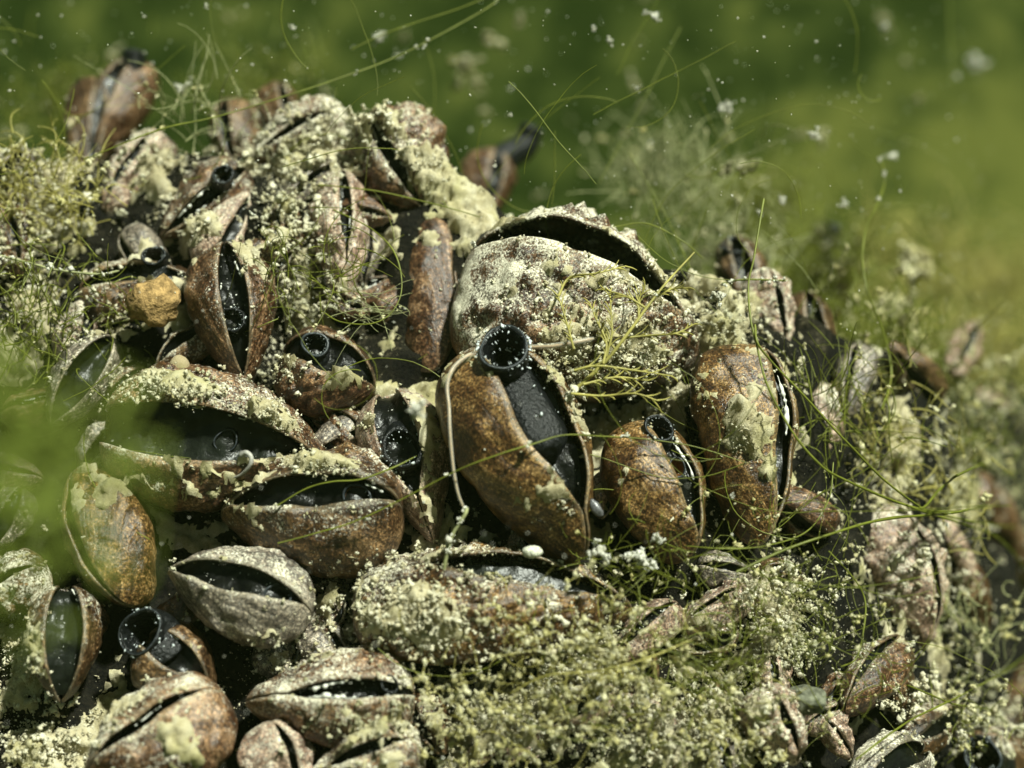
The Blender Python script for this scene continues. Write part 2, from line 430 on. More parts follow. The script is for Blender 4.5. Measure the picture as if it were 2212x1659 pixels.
def mussel(label, U, P, W, H, roll=0, gape=30, grange=(0.15, 0.95), gpow=0.9, cols=BROWN, dust=0.35, coat=1.0,
           siphons=(), fringe=1.0, mantle='dark', a=0.72, b=0.36, skew=1.12, recess=0.15, name='mussel', coattone=0.5,
           Wr=None, res=(56, 30), group='mussels growing on the bank', silt=None, seed=None, fr=((0.15, 0.95),)):
    k = len(OWNERS); seed = k if seed is None else seed
    for f_ in (0.2, 0.5, 0.8): AXP.append((U[0] + (P[0] - U[0]) * f_, U[1] + (P[1] - U[1]) * f_, max(40, W * 0.95), k - 1))
    U = hit(U[0], U[1], U[2] if len(U) > 2 else 0.0); P = hit(P[0], P[1], P[2] if len(P) > 2 else 0.0)
    L, x, y, z = orient(U, P, roll)
    W_, H_, G = W * PXU, H * PXU, gape * PXU * (1.0 if k in (1, 6) else 0.82)
    Wr_ = (W if Wr is None else Wr) * PXU
    root = empty(name, U); tag(root, label, 'mussel', group)
    mat = shell_mat('shell_%d' % k, *cols, dust, seed)
    own = dict(root=root, base=U, bag=Bag(), mat=silt or M_SILT); OWNERS.append(own)
    def world_(lx, ly, lz):
        return U + lx[..., None] * x + ly[..., None] * y + lz[..., None] * z
    def gap(t):
        q = np.clip((t - grange[0]) / (grange[1] - grange[0]), 0, 1)
        return G * np.sin(np.pi * q) ** gpow
    a = a * (0.85 + 0.5 * ((seed * 0.37) % 1)); b = b * (0.8 + 0.5 * ((seed * 0.61) % 1))
    wav = lambda t: 0.06 * H_ * np.sin(t * 7 + seed) + 0.03 * H_ * np.sin(t * 17 + 2 * seed)
    n, m = res
    tt = np.linspace(0.0, 1.0, n); tt = 0.5 - 0.5 * np.cos(np.pi * tt); ph = np.linspace(0, 1, m) ** 1.0 * np.pi
    T, PH = np.meshgrid(tt, ph, indexing='ij')
    for side in (-1, 1):
        Ws = W_ if side < 0 else Wr_
        w = Ws * prof(T, a, b); h = H_ * prof(T, a * 0.62, b * 0.9)
        ps = np.pi * (PH / np.pi) ** skew
        lx = side * (gap(T) / 2 * (1 + np.cos(PH)) / 2 + 0.006 + w * np.sin(ps) ** 0.85)
        zt = 1 - 2 * (PH / np.pi) ** 1.08
        lz = h * zt + wav(T) * (1 + np.cos(PH)) / 2 * prof(T, 0.5, 0.5)
        zn = np.clip(1 - 2 * (PH / np.pi) ** 1.08, 0, 1); grow = np.minimum(1.05, (T ** 3 + zn ** 3 * np.clip(T * 2.5, 0, 1)) ** (1 / 3))
        # growth steps and irregular relief in the shell surface itself
        stp = 0.014 * np.sin(grow * 40 + 3 * seed + 2.5 * vnoise(np.stack([T * 3, PH, T * 0 + seed], -1), 1.5, seed)) * np.sin(ps) ** 0.5 * prof(T, 0.7, 0.5)
        lx = lx + side * Ws * stp * 1.2
        ly = L * T
        Vw = world_(lx, ly, lz)
        Vw = Vw + ((fbm(Vw, 2.2, seed) - 0.5) * 0.22 * min(1.2, W_ / 0.5) * prof(T, 0.6, 0.6) * np.clip(PH / 0.5, 0.25, 1))[..., None] * z
        Vw = Vw + ((fbm(Vw, 5.5, seed + 40) - 0.5) * 0.07)[..., None] * (x * side) * (prof(T, 0.6, 0.6) * np.clip(PH / 0.4, 0.15, 1))[..., None]
        lum = np.clip(fbm(Vw, 7.5, seed + 9, 3) - 0.46, 0, 1) * 0.30 * min(1.6, coat) * prof(T, 0.5, 0.5)
        Vw = Vw + lum[..., None] * (z * 0.6 + x * side * 0.5) * np.clip(PH / 0.12, 0, 1)[..., None]
        V = Vw.reshape(-1, 3); F = grid_faces(n, m)
        if side > 0: F = F[:, ::-1]
        uv = np.stack([PH / np.pi, grow], -1).reshape(-1, 2)
        o = mk('valve', V, F, mat, root, U, uv=uv)
        md = o.modifiers.new('thickness', 'SOLIDIFY'); md.thickness = 0.022 + 0.0001 * W; md.offset = -1
        OWN_V.append(V); OWN_F.append(F + _off[0]); OWN.append(np.full(len(F), k)); _off[0] += len(V)
        SHELLS.setdefault(k, []).append((V, F, PH.reshape(-1), coat))
    # soft body between the valves
    if gape > 8 and mantle:
        mt = np.linspace(max(0.04, grange[0] - 0.04), min(0.985, grange[1] + 0.02), 48); mu = np.linspace(-1, 1, 11)
        MT, MU = np.meshgrid(mt, mu, indexing='ij')
        hh = H_ * prof(MT, a * 0.62, b * 0.9)
        q4 = np.stack([MT * L, MU * 0.4, MT * 0 + seed], -1)
        lz = hh * (1 - recess) - 0.03 - 0.15 * H_ * (1 - np.abs(MU) ** 1.6) + 0.14 * H_ * (fbm(q4, 3.5, seed) - 0.5) + 0.05 * H_ * (vnoise(q4, 12, seed) - 0.5)
        lx = MU * (gap(MT) / 2 + 0.05 * prof(MT, 0.5, 0.5))
        Vw = world_(lx, L * MT, lz + wav(MT) * prof(MT, 0.5, 0.5))
        mk('mantle', Vw.reshape(-1, 3), grid_faces(48, 11)[:, ::-1], M_MANTLE if mantle == 'dark' else M_MANTLE_G, root, U)
        if fringe > 0:
            bg = Bag()
            for side in (-1, 1):
                for lo, hi in fr:
                    tt2 = np.linspace(grange[0] + (grange[1] - grange[0]) * lo, grange[0] + (grange[1] - grange[0]) * hi, 90)
                    tt2 = tt2[(tt2 > 0.02) & (tt2 < 0.97)]
                    hh = H_ * prof(tt2, a * 0.62, b * 0.9) * (1 - recess * 0.62) + wav(tt2) * prof(tt2, 0.5, 0.5)
                    q3 = np.stack([tt2 * L, tt2 * 0 + side * 3 + seed, tt2 * 0], -1)
                    big_ = np.clip(vnoise(q3, 2.2, seed) - 0.42, 0, 1) * 2.2; frill = np.clip(vnoise(q3, 26, seed + 5) - 0.30, 0, 1) * 1.4
                    R_ = 0.024 * fringe * big_ * (0.25 + frill) * np.clip(gap(tt2) / 0.15, 0, 1)
                    C_ = world_(side * (gap(tt2) / 2 - R_ * 0.8 - 0.004), L * tt2, hh + R_ * 0.3)
                    live = R_ > 0.005; st = 0
                    for i in range(len(tt2) + 1):
                        if i == len(tt2) or not live[i]:
                            if i - st > 3:
                                Rr_ = R_[st:i].copy(); Rr_[0] *= 0.3; Rr_[-1] *= 0.3
                                V_, F_ = tube(C_[st:i], Rr_, 5); bg.add(V_, F_)
                            st = i + 1
            ns = int(26 * fringe); q5 = rng.integers(4, 44, ns); q6 = rng.integers(1, 10, ns)
            crumbs(bg, Vw[q5, q6], rng.uniform(0.003, 0.010, ns), np.full(ns, 0.8))
            fo = bg.build('mantle_fringe', M_FRINGE, root, U)
            if fo: tag(fo, kind='stuff')
    for s in siphons:
        siphon(root, U, lambda q: world_(np.array(q[0]), np.array(q[1]), np.array(q[2])), L, H_, a, b, **s)
    return root

def siphon(root, U, wf, L, H_, a, b, tip, r, open_=(0, 0.5, 0.8), t=0.78, lining='dark', rim=0.18, spots=40, teeth=20, flare=1.03, deep=2.2, bh=0.2, wide=1.6):
    tipw = hit(tip[0], tip[1], tip[2]); r = r * PXU; od = camvec(*open_)
    base = wf((0.0, L * t, H_ * float(prof(np.array(t), a * 0.62, b * 0.9)) * bh))
    ln = np.linalg.norm(tipw - base)
    ctrl = np.array([base, base + (tipw - base) * 0.35 - od * r * 0.2, tipw - od * min(ln * 0.4, r * 1.6), tipw])
    C = spline(ctrl, 22); s = np.linspace(0, 1, 22)
    T, Nn, B = frames(C); T[-3:] = od
    T, Nn, B = T, Nn, B
    sides = 28; ang = np.linspace(0, 2 * np.pi, sides, endpoint=False)
    R = r * (wide - (wide - 0.95) * s ** 0.55) * (0.94 + 0.12 * vnoise(C, 5, 77)) ; R[:5] *= np.array([0.25, 0.55, 0.78, 0.92, 0.98]); R[-3:] *= np.array([1.0, 1.04, flare * 0.98])
    prof_pts = [(C[i], R[i], Nn[i], B[i]) for i in range(22)]
    rimN, rimB = Nn[-1], B[-1]
    rimN = rimN - od * np.dot(rimN, od); rimN /= np.linalg.norm(rimN); rimB = np.cross(od, rimN)
    th = r * 0.14; Rr = R[-1]
    prof_pts += [(tipw + od * th * 0.5, Rr - th * 0.25, rimN, rimB), (tipw + od * th * 0.55, Rr - th * 0.7, rimN, rimB), (tipw + od * th * 0.1, Rr - th * 1.2, rimN, rimB)]
    V = []
    for c, rr, nn, bb in prof_pts:
        wob = 1 + 0.09 * np.sin(2 * ang + r * 90) + 0.05 * np.sin(3 * ang + 1.3 + r * 40) + 0.03 * np.sin(7 * ang + r * 33)
        V.append(c + od * (0.10 * r * np.sin(2 * ang + 1 + r * 50))[:, None] + (rr * wob)[:, None] * (np.cos(ang)[:, None] * nn + np.sin(ang)[:, None] * bb))
    V = np.array(V); o = mk('siphon', V.reshape(-1, 3), grid_faces(len(V), sides, True), M_SIPHON, root, U)
    # inner lining: a pit down the tube
    q = np.linspace(0, 1, 9); V2 = []
    for qi in q:
        c = tipw - od * (qi * r * deep) + od * th * 0.1; rr = (Rr - th * 1.2) * (1 - 0.42 * qi ** 1.5) * (1 if qi < 1 else 0.02)
        V2.append(c + od * (0.10 * r * (1 - qi) * np.sin(2 * ang + 1 + r * 50))[:, None] + (rr * (1 + 0.09 * np.sin(2 * ang + r * 90) + 0.05 * np.sin(3 * ang + 1.3 + r * 40)))[:, None] * (np.cos(ang)[:, None] * rimN + np.sin(ang)[:, None] * rimB))
    V2 = np.array(V2); mk('lining', V2.reshape(-1, 3), grid_faces(9, sides, True), M_SIPHON_B if lining == 'brown' else M_SIPHON, o, U).matrix_parent_inverse.identity()
    # pale rim
    if rim > 0:
        rc = tipw + od * th * 0.45 + od * (0.10 * r * np.sin(2 * ang + 1 + r * 50))[:, None] + ((Rr - th * 0.4) * (1 + 0.09 * np.sin(2 * ang + r * 90) + 0.05 * np.sin(3 * ang + 1.3 + r * 40)))[:, None] * (np.cos(ang)[:, None] * rimN + np.sin(ang)[:, None] * rimB)
        rc = np.vstack([rc, rc[:2]]); Vr, Fr = tube(rc, th * rim, 6)
        mk('rim', Vr, Fr, M_RIM, o, U)
    # papillae: small pale points inside the mouth and in rows on the tube
    bg = Bag()
    for row in range(3):
        for i in range(teeth):
            an = 2 * np.pi * (i + 0.5 * (row % 2)) / teeth + rng.uniform(-0.12, 0.12)
            rad = np.cos(an) * rimN + np.sin(an) * rimB; tan = np.cross(od, rad)
            c0 = tipw - od * (r * (0.02 + 0.38 * row)) + rad * (Rr - th * 1.25) * (1 - 0.10 * row)
            if rng.random() < 0.5: continue
            l = r * rng.uniform(0.04, 0.15) * (1 if rng.random() < 0.85 else 1.8); w = r * rng.uniform(0.02, 0.05)
            bg.add(np.array([c0 - tan * w, c0 + tan * w, c0 + od * w * 1.5, c0 - rad * l + od * l * 0.3]), [[0, 1, 2], [1, 3, 2], [3, 0, 2], [0, 3, 1]])
    if spots:
        i = 21 - (rng.random(spots) ** 1.6 * 15).astype(int); an = rng.uniform(0, 2 * np.pi, spots)
        pos = C[i] + (R[i] * 1.01)[:, None] * (np.cos(an)[:, None] * Nn[i] + np.sin(an)[:, None] * B[i])
        crumbs(bg, pos, 0.005 * 3.2 ** (rng.random(spots) ** 2) * max(1, r / 0.2), np.full(spots, 0.7))
    po = bg.build('papillae', M_PAP, o, U, smooth=False)
    if po: tag(po, kind='stuff')
    return o

def S(tip, r, **k): return dict(tip=tip, r=r, **k)

mussel('large brown mussel with a tall dark speckled siphon at the centre', (1246, 1210, 0.35), (1012, 770, 0.7), 110, 150, 33, 118, (0.16, 1.06), 0.8, GOLD, 0.15, 0.3,
       [S((1087, 752, 1.5), 55, open_=(-0.10, 0.62, 0.78), t=0.40, bh=0.60, wide=1.08, spots=220, teeth=30, rim=0.25, deep=2.6)], fringe=1.25, recess=0.2, fr=((0.12, 0.42), (0.55, 0.85)))
mussel('broad brown mussel with a pale algae patch on its side, gape facing the open water', (1635, 1175, 0.1), (1585, 760, 0.1), 112, 108, 54, 62, (0.12, 0.98), 0.8, GOLD, 0.12, 0.35,
       [S((1625, 790, 0.5), 40, open_=(0.35, 0.6, 0.6), spots=60)], fringe=1.5)
mussel('orange brown mussel with white slit edges wedged between two larger mussels', (1478, 1205, 0.1), (1352, 925, 0.2), 92, 100, 46, 70, (0.10, 0.98), 0.8, GOLD, 0.10, 0.3,
       [S((1425, 925, 0.7), 33, open_=(0.1, 0.5, 0.7), spots=30), S((1462, 1010, 0.72), 21, open_=(0.25, 0.1, 0.95), t=0.55, lining='brown', spots=0, teeth=4, rim=0.5, deep=1.2)], fringe=1.6)
mussel('largest dome shaped mussel under a thick pale silt crust, open behind', (1500, 765, -0.15), (1005, 615, -0.25), 212, 215, 48, 104, (0.10, 1.02), 0.7, RED, 0.40, 2.2,
       res=(110, 60), siphons=[S((1022, 440, -0.35), 34, open_=(-0.1, 0.3, 0.9), t=0.9, spots=30, rim=0.4)], fringe=0.0, mantle='dark', recess=0.35)
mussel('upright mussel with a black slit and a glittering siphon between ridged valves', (527, 835, 0.1), (484, 552, 0.05), 82, 112, 4, 66, (0.06, 0.98), 0.75, RED, 0.24, 0.6,
       [S((500, 690, 0.62), 29, open_=(0.0, 0.15, 0.98), t=0.5, spots=40, teeth=24, rim=0.0)], fringe=1.3, fr=((0.55, 0.8),))
mussel('gaping mussel with grey mantle and a thick silt ridge on its upper valve', (700, 985, 0.1), (232, 925, 0.2), 118, 130, 6, 112, (0.06, 1.18), 0.75, RED, 0.30, 1.0,
       [S((488, 952, 0.62), 25, open_=(0.05, -0.05, 1), t=0.48, spots=0, teeth=0, rim=0.45, deep=1.6)], fringe=0.8, mantle='grey', recess=0.2, fr=((0.25, 0.62),))
mussel('mussel with a bristly orange siphon mouth and frosted silt on its arched rim', (484, 1115, 0.1), (866, 1108, 0.2), 118, 128, -24, 82, (0.08, 0.99), 0.75, BROWN, 0.26, 0.9,
       [S((772, 1078, 0.66), 32, open_=(-0.1, 0.1, 1), t=0.76, lining='brown', spots=20, teeth=26, rim=0.6, deep=1.2)], fringe=1.0)
mussel('small grey mussel with a thin frosted rim and narrow toothed gape', (368, 1236, 0.3), (668, 1326, 0.3), 84, 92, -18, 66, (0.03, 0.96), 0.8, GREY, 0.24, 0.7,
       [S((602, 1285, 0.62), 27, open_=(0.1, 0.2, 1), t=0.78, spots=8, teeth=18, rim=0.6)], fringe=1.3, group='small mussels at the foot of the bank')
mussel('low silted mussel with bright white teeth showing in its slit', (536, 1518, 0.2), (890, 1502, 0.2), 84, 98, -10, 44, (0.28, 1.03), 0.8, RED, 0.32, 1.1,
       [S((842, 1478, 0.66), 18, open_=(0.2, 0.2, 1), t=0.9, spots=0, teeth=8)], fringe=1.7)
mussel('wide mussel crusted with silt and yellow algae, its back valve a thin arched rim', (1360, 1318, 0.05), (770, 1312, 0.1), 122, 118, 46, 96, (0.05, 0.72), 0.8, GOLD, 0.30, 2.2, (), fringe=0.0, recess=0.25, mantle='grey', res=(110, 60))
mussel('golden brown mussel half lost behind the green blur, pointed end down', (292, 1305, 0.1), (192, 1015, 0.0), 84, 96, -42, 24, (0.1, 0.95), 0.8, GOLD, 0.2, 0.5, (), fringe=0)
mussel('dark upright mussel with a wide shadowed gape at the lower corner', (132, 1512, 0.1), (142, 1278, 0.1), 52, 92, 0, 84, (0.0, 1.05), 0.6, BROWN, 0.28, 0.5, (), fringe=0.8, mantle='grey', recess=0.3)
mussel('dark mussel with a big trumpet shaped open siphon', (462, 1500, 0.0), (318, 1392, 0.0), 66, 84, 12, 70, (0.1, 1.1), 0.7, BROWN, 0.2, 0.4,
       [S((303, 1366, 0.42), 50, open_=(-0.45, 0.25, 0.85), t=0.75, spots=110, teeth=18, flare=1.12, rim=0.2)], fringe=0)
mussel('frosted brown mussel cut off by the lower picture edge', (196, 1700, 0.3), (486, 1512, 0.3), 108, 112, -30, 26, (0.15, 0.9), 0.8, RED, 0.33, 0.8, (), fringe=0.5)
mussel('small rust brown mussel leaning on a yellow silt dome near the crest', (942, 478, -0.5), (818, 262, -0.5), 104, 112, -8, 34, (0.08, 0.95), 0.8, RED, 0.30, 1.6, (), fringe=1.2)
mussel('slanting mussel with a pair of ribbed brown edges and a small dark siphon', (350, 512, -0.5), (528, 368, -0.5), 60, 74, -6, 40, (0.06, 1.0), 0.8, RED, 0.30, 0.9,
       [S((482, 376, 0.15), 25, open_=(0.2, 0.3, 0.9), spots=20)], fringe=1.2)
mussel('reddish mussel standing alone against the green water, dark siphon on top', (205, 350, -2.8), (302, 140, -3.0), 66, 84, -34, 44, (0.1, 1.05), 0.8, RED, 0.16, 0.25,
       [S((290, 112, -2.6), 34, open_=(0.1, 0.9, 0.2), spots=0, rim=0)], fringe=0, group='mussels blurred on the crest')
mussel('upright pale mussel dusted lilac grey beside the loose silt heap', (742, 662, -0.2), (734, 378, -0.3), 54, 78, 8, 30, (0.3, 1.0), 0.8, PINK, 0.30, 1.2, (), fringe=1.5)
mussel('narrow rust red mussel standing edge on in the dark cleft', (926, 800, -0.25), (928, 472, -0.3), 36, 66, 62, 14, (0.1, 0.9), 0.8, RED, 0.18, 0.3, (), fringe=0)
mussel('dark mussel with a pale ringed siphon looking out above a brown valve', (806, 842, -0.1), (612, 792, -0.1), 78, 92, 36, 104, (0.0, 1.05), 0.7, RED, 0.22, 0.7,
       [S((681, 744, 0.38), 29, open_=(0.05, 0.15, 1), t=0.68, spots=6, teeth=22, rim=0.75)], fringe=0.3)
mussel('mussel with a glossy black siphon squeezed beside the central mussel', (938, 1170, -0.1), (842, 858, -0.1), 66, 104, -4, 98, (0.25, 1.08), 0.8, PINK, 0.26, 0.7,
       [S((868, 966, 0.5), 45, open_=(0.05, 0.45, 0.85), t=0.62, spots=90, teeth=24, rim=0.0)], fringe=0.4)
mussel('empty gaping mussel shell at the edge of the green blur', (112, 915, -0.1), (240, 735, -0.2), 40, 70, -6, 74, (0.0, 1.0), 0.7, GREY, 0.26, 0.7, (), fringe=0, mantle='grey', recess=0.5)
mussel('dull brown mussel behind a round tan lump, dark gape above', (440, 612, -0.3), (182, 648, -0.4), 62, 66, 42, 56, (0.1, 1.0), 0.8, BROWN, 0.25, 0.8,
       [S((332, 552, 0.1), 26, open_=(0, 0.4, 0.9), t=0.4, spots=16)], fringe=0.3)
mussel('pinkish brown mussel with lumps of silt, blurred past the green threads', (1990, 1400, -0.5), (1900, 1098, -0.6), 84, 96, 52, 26, (0.1, 0.95), 0.8, PINK, 0.32, 1.8, (), fringe=0, group='mussels blurred on the far flank')
mussel('reddish mussel blurred at the far edge beneath the crossing threads', (2240, 1345, -1.4), (2096, 1050, -1.6), 84, 96, -48, 24, (0.1, 0.95), 0.8, RED, 0.30, 1.0, (), fringe=0, group='mussels blurred on the far flank')
mussel('dark mussel blurred behind the silted dome with a short black siphon', (1650, 725, -2.0), (1578, 520, -2.2), 48, 66, 10, 46, (0.1, 1.05), 0.8, BROWN, 0.2, 0.7,
       [S((1590, 530, -1.9), 34, open_=(0, 0.7, 0.6), spots=20)], fringe=0, group='mussels blurred on the crest')
mussel('shadowy mussel blurred out in the yellow green water', (1800, 720, -6.5), (1782, 540, -6.5), 52, 60, 0, 40, (0.1, 1.1), 0.8, BROWN, 0.0, 0.4,
       [S((1785, 490, -6.2), 44, open_=(0, 0.9, 0.3), spots=0, rim=0)], fringe=0, group='mussels blurred on the crest')
mussel('distant mussel with a tall bent dark siphon behind the crest', (1035, 485, -4.4), (1060, 335, -4.6), 60, 70, 18, 40, (0.1, 1.0), 0.8, RED, 0.22, 0.8,
       [S((1150, 275, -4.6), 34, open_=(0.35, 0.9, 0.1), spots=0, rim=0, t=0.7)], fringe=0, group='mussels blurred on the crest')
mussel('mussel in the lower far corner with a pale ringed dark siphon', (2250, 1720, 0.0), (2098, 1612, -0.1), 76, 80, -10, 64, (0.1, 1.05), 0.7, BROWN, 0.3, 1.0,
       [S((2122, 1632, 0.5), 44, open_=(-0.3, 0.3, 0.85), spots=30, rim=0.6)], fringe=0.3, group='small mussels at the foot of the bank')
mussel('pale pink mussel edge showing just beyond the broad brown mussel', (1752, 1022, -0.7), (1782, 838, -0.7), 40, 60, -52, 14, (0.1, 0.9), 0.8, PINK, 0.3, 0.9, (), fringe=0)
mussel('small rust coloured mussel among green threads on the lower flank', (1826, 1530, 0.0), (1946, 1396, 0.0), 50, 60, -28, 20, (0.1, 0.9), 0.8, RED, 0.26, 0.8, (), fringe=0, group='small mussels at the foot of the bank')
mussel('silver grey mussel poking from yellow silt at the bottom of the bank', (1716, 1648, 0.1), (1640, 1490, 0.1), 56, 62, 24, 20, (0.1, 0.9), 0.8, PINK, 0.36, 1.4, (), fringe=0, group='small mussels at the foot of the bank')
mussel('frosted mussel cut off by the picture edge under the green blur', (-50, 1300, 0.1), (98, 1232, 0.1), 54, 62, -22, 16, (0.1, 0.9), 0.8, RED, 0.38, 1.2, (), fringe=0, group='small mussels at the foot of the bank')
mussel('pinkish mussel tip pointing up from the lower picture edge', (640, 1730, 0.2), (566, 1572, 0.2), 62, 70, 26, 18, (0.1, 0.9), 0.8, PINK, 0.34, 1.0, (), fringe=0, group='small mussels at the foot of the bank')
mussel('silt covered mussel below the white toothed slit', (664, 1690, 0.25), (906, 1612, 0.25), 70, 76, -20, 26, (0.2, 0.9), 0.8, RED, 0.36, 1.3, (), fringe=0.8, group='small mussels at the foot of the bank')
mussel('dark gaping mussel at the bottom edge beside the silt slope', (1836, 1710, 0.1), (1986, 1632, 0.1), 56, 66, -10, 56, (0.1, 1.0), 0.7, GREY, 0.34, 1.0, (), fringe=0.6, group='small mussels at the foot of the bank')
mussel('mussel buried in cream silt along the crest of the bank', (548, 352, -0.7), (742, 246, -0.8), 66, 72, -24, 16, (0.1, 0.9), 0.8, RED, 0.40, 2.6, (), fringe=0, group='mussels blurred on the crest')
mussel('tan silted mussel blurred below the lone reddish mussel', (232, 470, -0.9), (352, 300, -1.0), 58, 66, -34, 22, (0.1, 0.9), 0.8, PINK, 0.34, 1.2, (), fringe=0, group='mussels blurred on the crest')
mussel('slender pink mussel lying below the white edged mussel', (1476, 1362, -0.2), (1616, 1282, -0.2), 36, 46, -30, 12, (0.1, 0.9), 0.8, PINK, 0.3, 0.9, (), fringe=0, group='small mussels at the foot of the bank')
mussel('cream crusted mussel between the dome and the yellow green water', (1690, 760, -0.7), (1640, 590, -0.8), 44, 56, 30, 16, (0.1, 0.9), 0.8, PINK, 0.36, 2.0, (), fringe=0, group='mussels blurred on the crest')

mussel('dim dark mussel blurred beside the lone reddish mussel', (180, 400, -2.6), (196, 180, -2.8), 50, 66, 20, 34, (0.1, 1.0), 0.8, BROWN, 0.0, 0.2, (), fringe=0, group='mussels blurred on the crest')
mussel('dim dark mussel blurred behind the buried crest mussel', (520, 380, -2.4), (500, 225, -2.6), 56, 66, -20, 34, (0.1, 1.0), 0.8, BROWN, 0.0, 0.3, (), fringe=0, group='mussels blurred on the crest')
mussel('dim brown mussel blurred behind the yellow silt dome', (620, 330, -2.8), (590, 195, -3.0), 50, 60, 24, 24, (0.1, 1.0), 0.8, BROWN, 0.1, 0.4, (), fringe=0, group='mussels blurred on the crest')
mussel('dim dark mussel blurred below the shadowy one', (1760, 820, -1.6), (1730, 640, -1.8), 56, 66, 24, 44, (0.1, 1.0), 0.8, BROWN, 0.0, 0.3, (), fringe=0, group='mussels blurred on the crest')
mussel('dusky mussel blurred under the yellowish stalk', (1990, 960, -1.4), (1900, 800, -1.6), 62, 72, 30, 44, (0.1, 1.0), 0.8, BROWN, 0.12, 0.7, (), fringe=0, group='mussels blurred on the far flank')
mussel('tan mussel blurred at the far edge above the thread crossing', (2230, 990, -1.5), (2120, 860, -1.7), 58, 66, -30, 24, (0.1, 1.0), 0.8, PINK, 0.25, 1.0, (), fringe=0, group='mussels blurred on the far flank')
SHORT = ['central speckled siphon mussel', 'broad brown mussel', 'orange brown white edged mussel', 'silted dome', 'upright slit mussel', 'gaping silt ridged mussel', 'bristly orange siphon', 'small grey frosted mussel',
         'white toothed slit', 'wide crusted mussel', 'golden mussel by the green blur', 'wide dark gape in the lower corner', 'trumpet siphon', 'frosted mussel on the lower edge', 'rust mussel by the yellow dome', 'slanting ribbed mussel',
         'lone reddish mussel', 'lilac grey mussel', 'narrow rust red mussel', 'pale ringed siphon', 'glossy black siphon', 'empty gaping shell', 'round tan lump', 'pinkish silted mussel', 'reddish mussel at the far edge', 'dark mussel behind the dome',
         'shadowy mussel', 'tall bent siphon', 'lower corner ringed siphon', 'pale pink mussel edge', 'small rust mussel in the threads', 'silver grey mussel', 'frosted mussel under the blur', 'pinkish lower edge tip', 'silt covered lower mussel',
         'dark gaping lower mussel', 'cream buried crest mussel', 'tan crest mussel', 'slender pink mussel', 'cream crusted mussel', 'dim mussel by the lone one', 'dim crest mussel', 'dim brown crest mussel', 'dim mussel below the shadowy one', 'dusky far mussel', 'tan far edge mussel']
AX = [q[:3] for q in AXP]; AXN = [q[3] for q in AXP]
def fillers():
    fr_ = np.random.default_rng(21); seen = set(); boxes = list(AX)
    shades = [('dark', BROWN), ('rust', RED), ('greyish', GREY), ('pale', PINK)]; made = 0
    for _ in range(1500):
        if made >= 58: break
        px, py = fr_.uniform(-10, 2220), fr_.uniform(230, 1660)
        top = np.interp(px, [q[0] for q in CREST_PX], [q[1] for q in CREST_PX])
        if py < top + 10: continue
        if min(np.hypot(px - c[0], py - c[1]) / c[2] for c in boxes) < 1.0: continue
        L_ = fr_.uniform(90, 185); an = fr_.uniform(0, 2 * math.pi); dx, dy = math.cos(an) * L_ / 2, math.sin(an) * L_ / 2
        nm, cl = shades[fr_.integers(0, 4)]
        j = int(np.argmin([np.hypot(px - c[0], py - c[1]) for c in AX])); c = AX[j]; ddx, ddy = px - c[0], py - c[1]
        where = ('above' if ddy < 0 else 'below') if abs(ddy) > abs(ddx) else ('left of' if ddx < 0 else 'right of')
        key = None
        for word in ('small', 'half buried', 'tilted', 'dusty', 'little', 'wedged'):
            key = f'{word} {nm} mussel {where} the {SHORT[AXN[j]]}'
            if key not in seen: break
        seen.add(key); boxes.append((px, py, L_ * 0.42)); made += 1
        of = fr_.uniform(-0.45, -0.1)
        mussel(key, (px - dx, py - dy, of), (px + dx, py + dy, of), L_ * fr_.uniform(0.20, 0.30), L_ * fr_.uniform(0.26, 0.36), fr_.uniform(-45, 45), L_ * fr_.uniform(0.1, 0.28), (0.05, 1.0), 0.8, cl,
               fr_.uniform(0.1, 0.36), fr_.uniform(0.4, 1.3), (), fringe=fr_.choice([0, 0, 1.0]), res=(32, 18), group='small mussels filling the gaps')
fillers()

# ------------------------------------------------------------------ silt: crumbs lying on shells and mud
ALLV = np.vstack(OWN_V); ALLF = np.vstack(OWN_F); ALLO = np.concatenate(OWN)
BVH = BVHTree.FromPolygons([tuple(v) for v in ALLV.tolist()], [tuple(f) for f in ALLF.tolist()])

def sample(V, F, n, weight=None):
    A, B, C, D = (V[F[:, i]] for i in range(4))
    nr = np.cross(C - A, D - B); ar = np.linalg.norm(nr, axis=1) * 0.5; nr /= np.linalg.norm(nr, axis=1)[:, None] + 1e-12
    w = ar * (weight(nr, (A + B + C + D) / 4) if weight else 1)
    if w.sum() <= 0: return np.zeros((0, 3)), np.zeros((0, 3))
    n = int(n * w.sum()); i = rng.choice(len(F), n, p=w / w.sum())
    u, v = rng.random((2, n, 1))
    return A[i] * (1 - u) * (1 - v) + B[i] * u * (1 - v) + C[i] * u * v + D[i] * (1 - u) * v, nr[i]

def flocs(own, pos, nr, smin, smax, tone0=0.5, tspread=0.5, stack=3):
    n = len(pos)
    if not n: return
    smin, smax = smin * 0.42, smax * 0.80
    sz = smin * (smax / smin) ** (rng.random(n) ** 3.0)
    t = np.clip(tone0 + 0.12 + tspread * 1.2 * (rng.random(n) - 0.5), 0, 1)
    p, s2, tt = fluff(pos, nr, sz, t)
    crumbs(own['bag'], p, s2, tt, True)

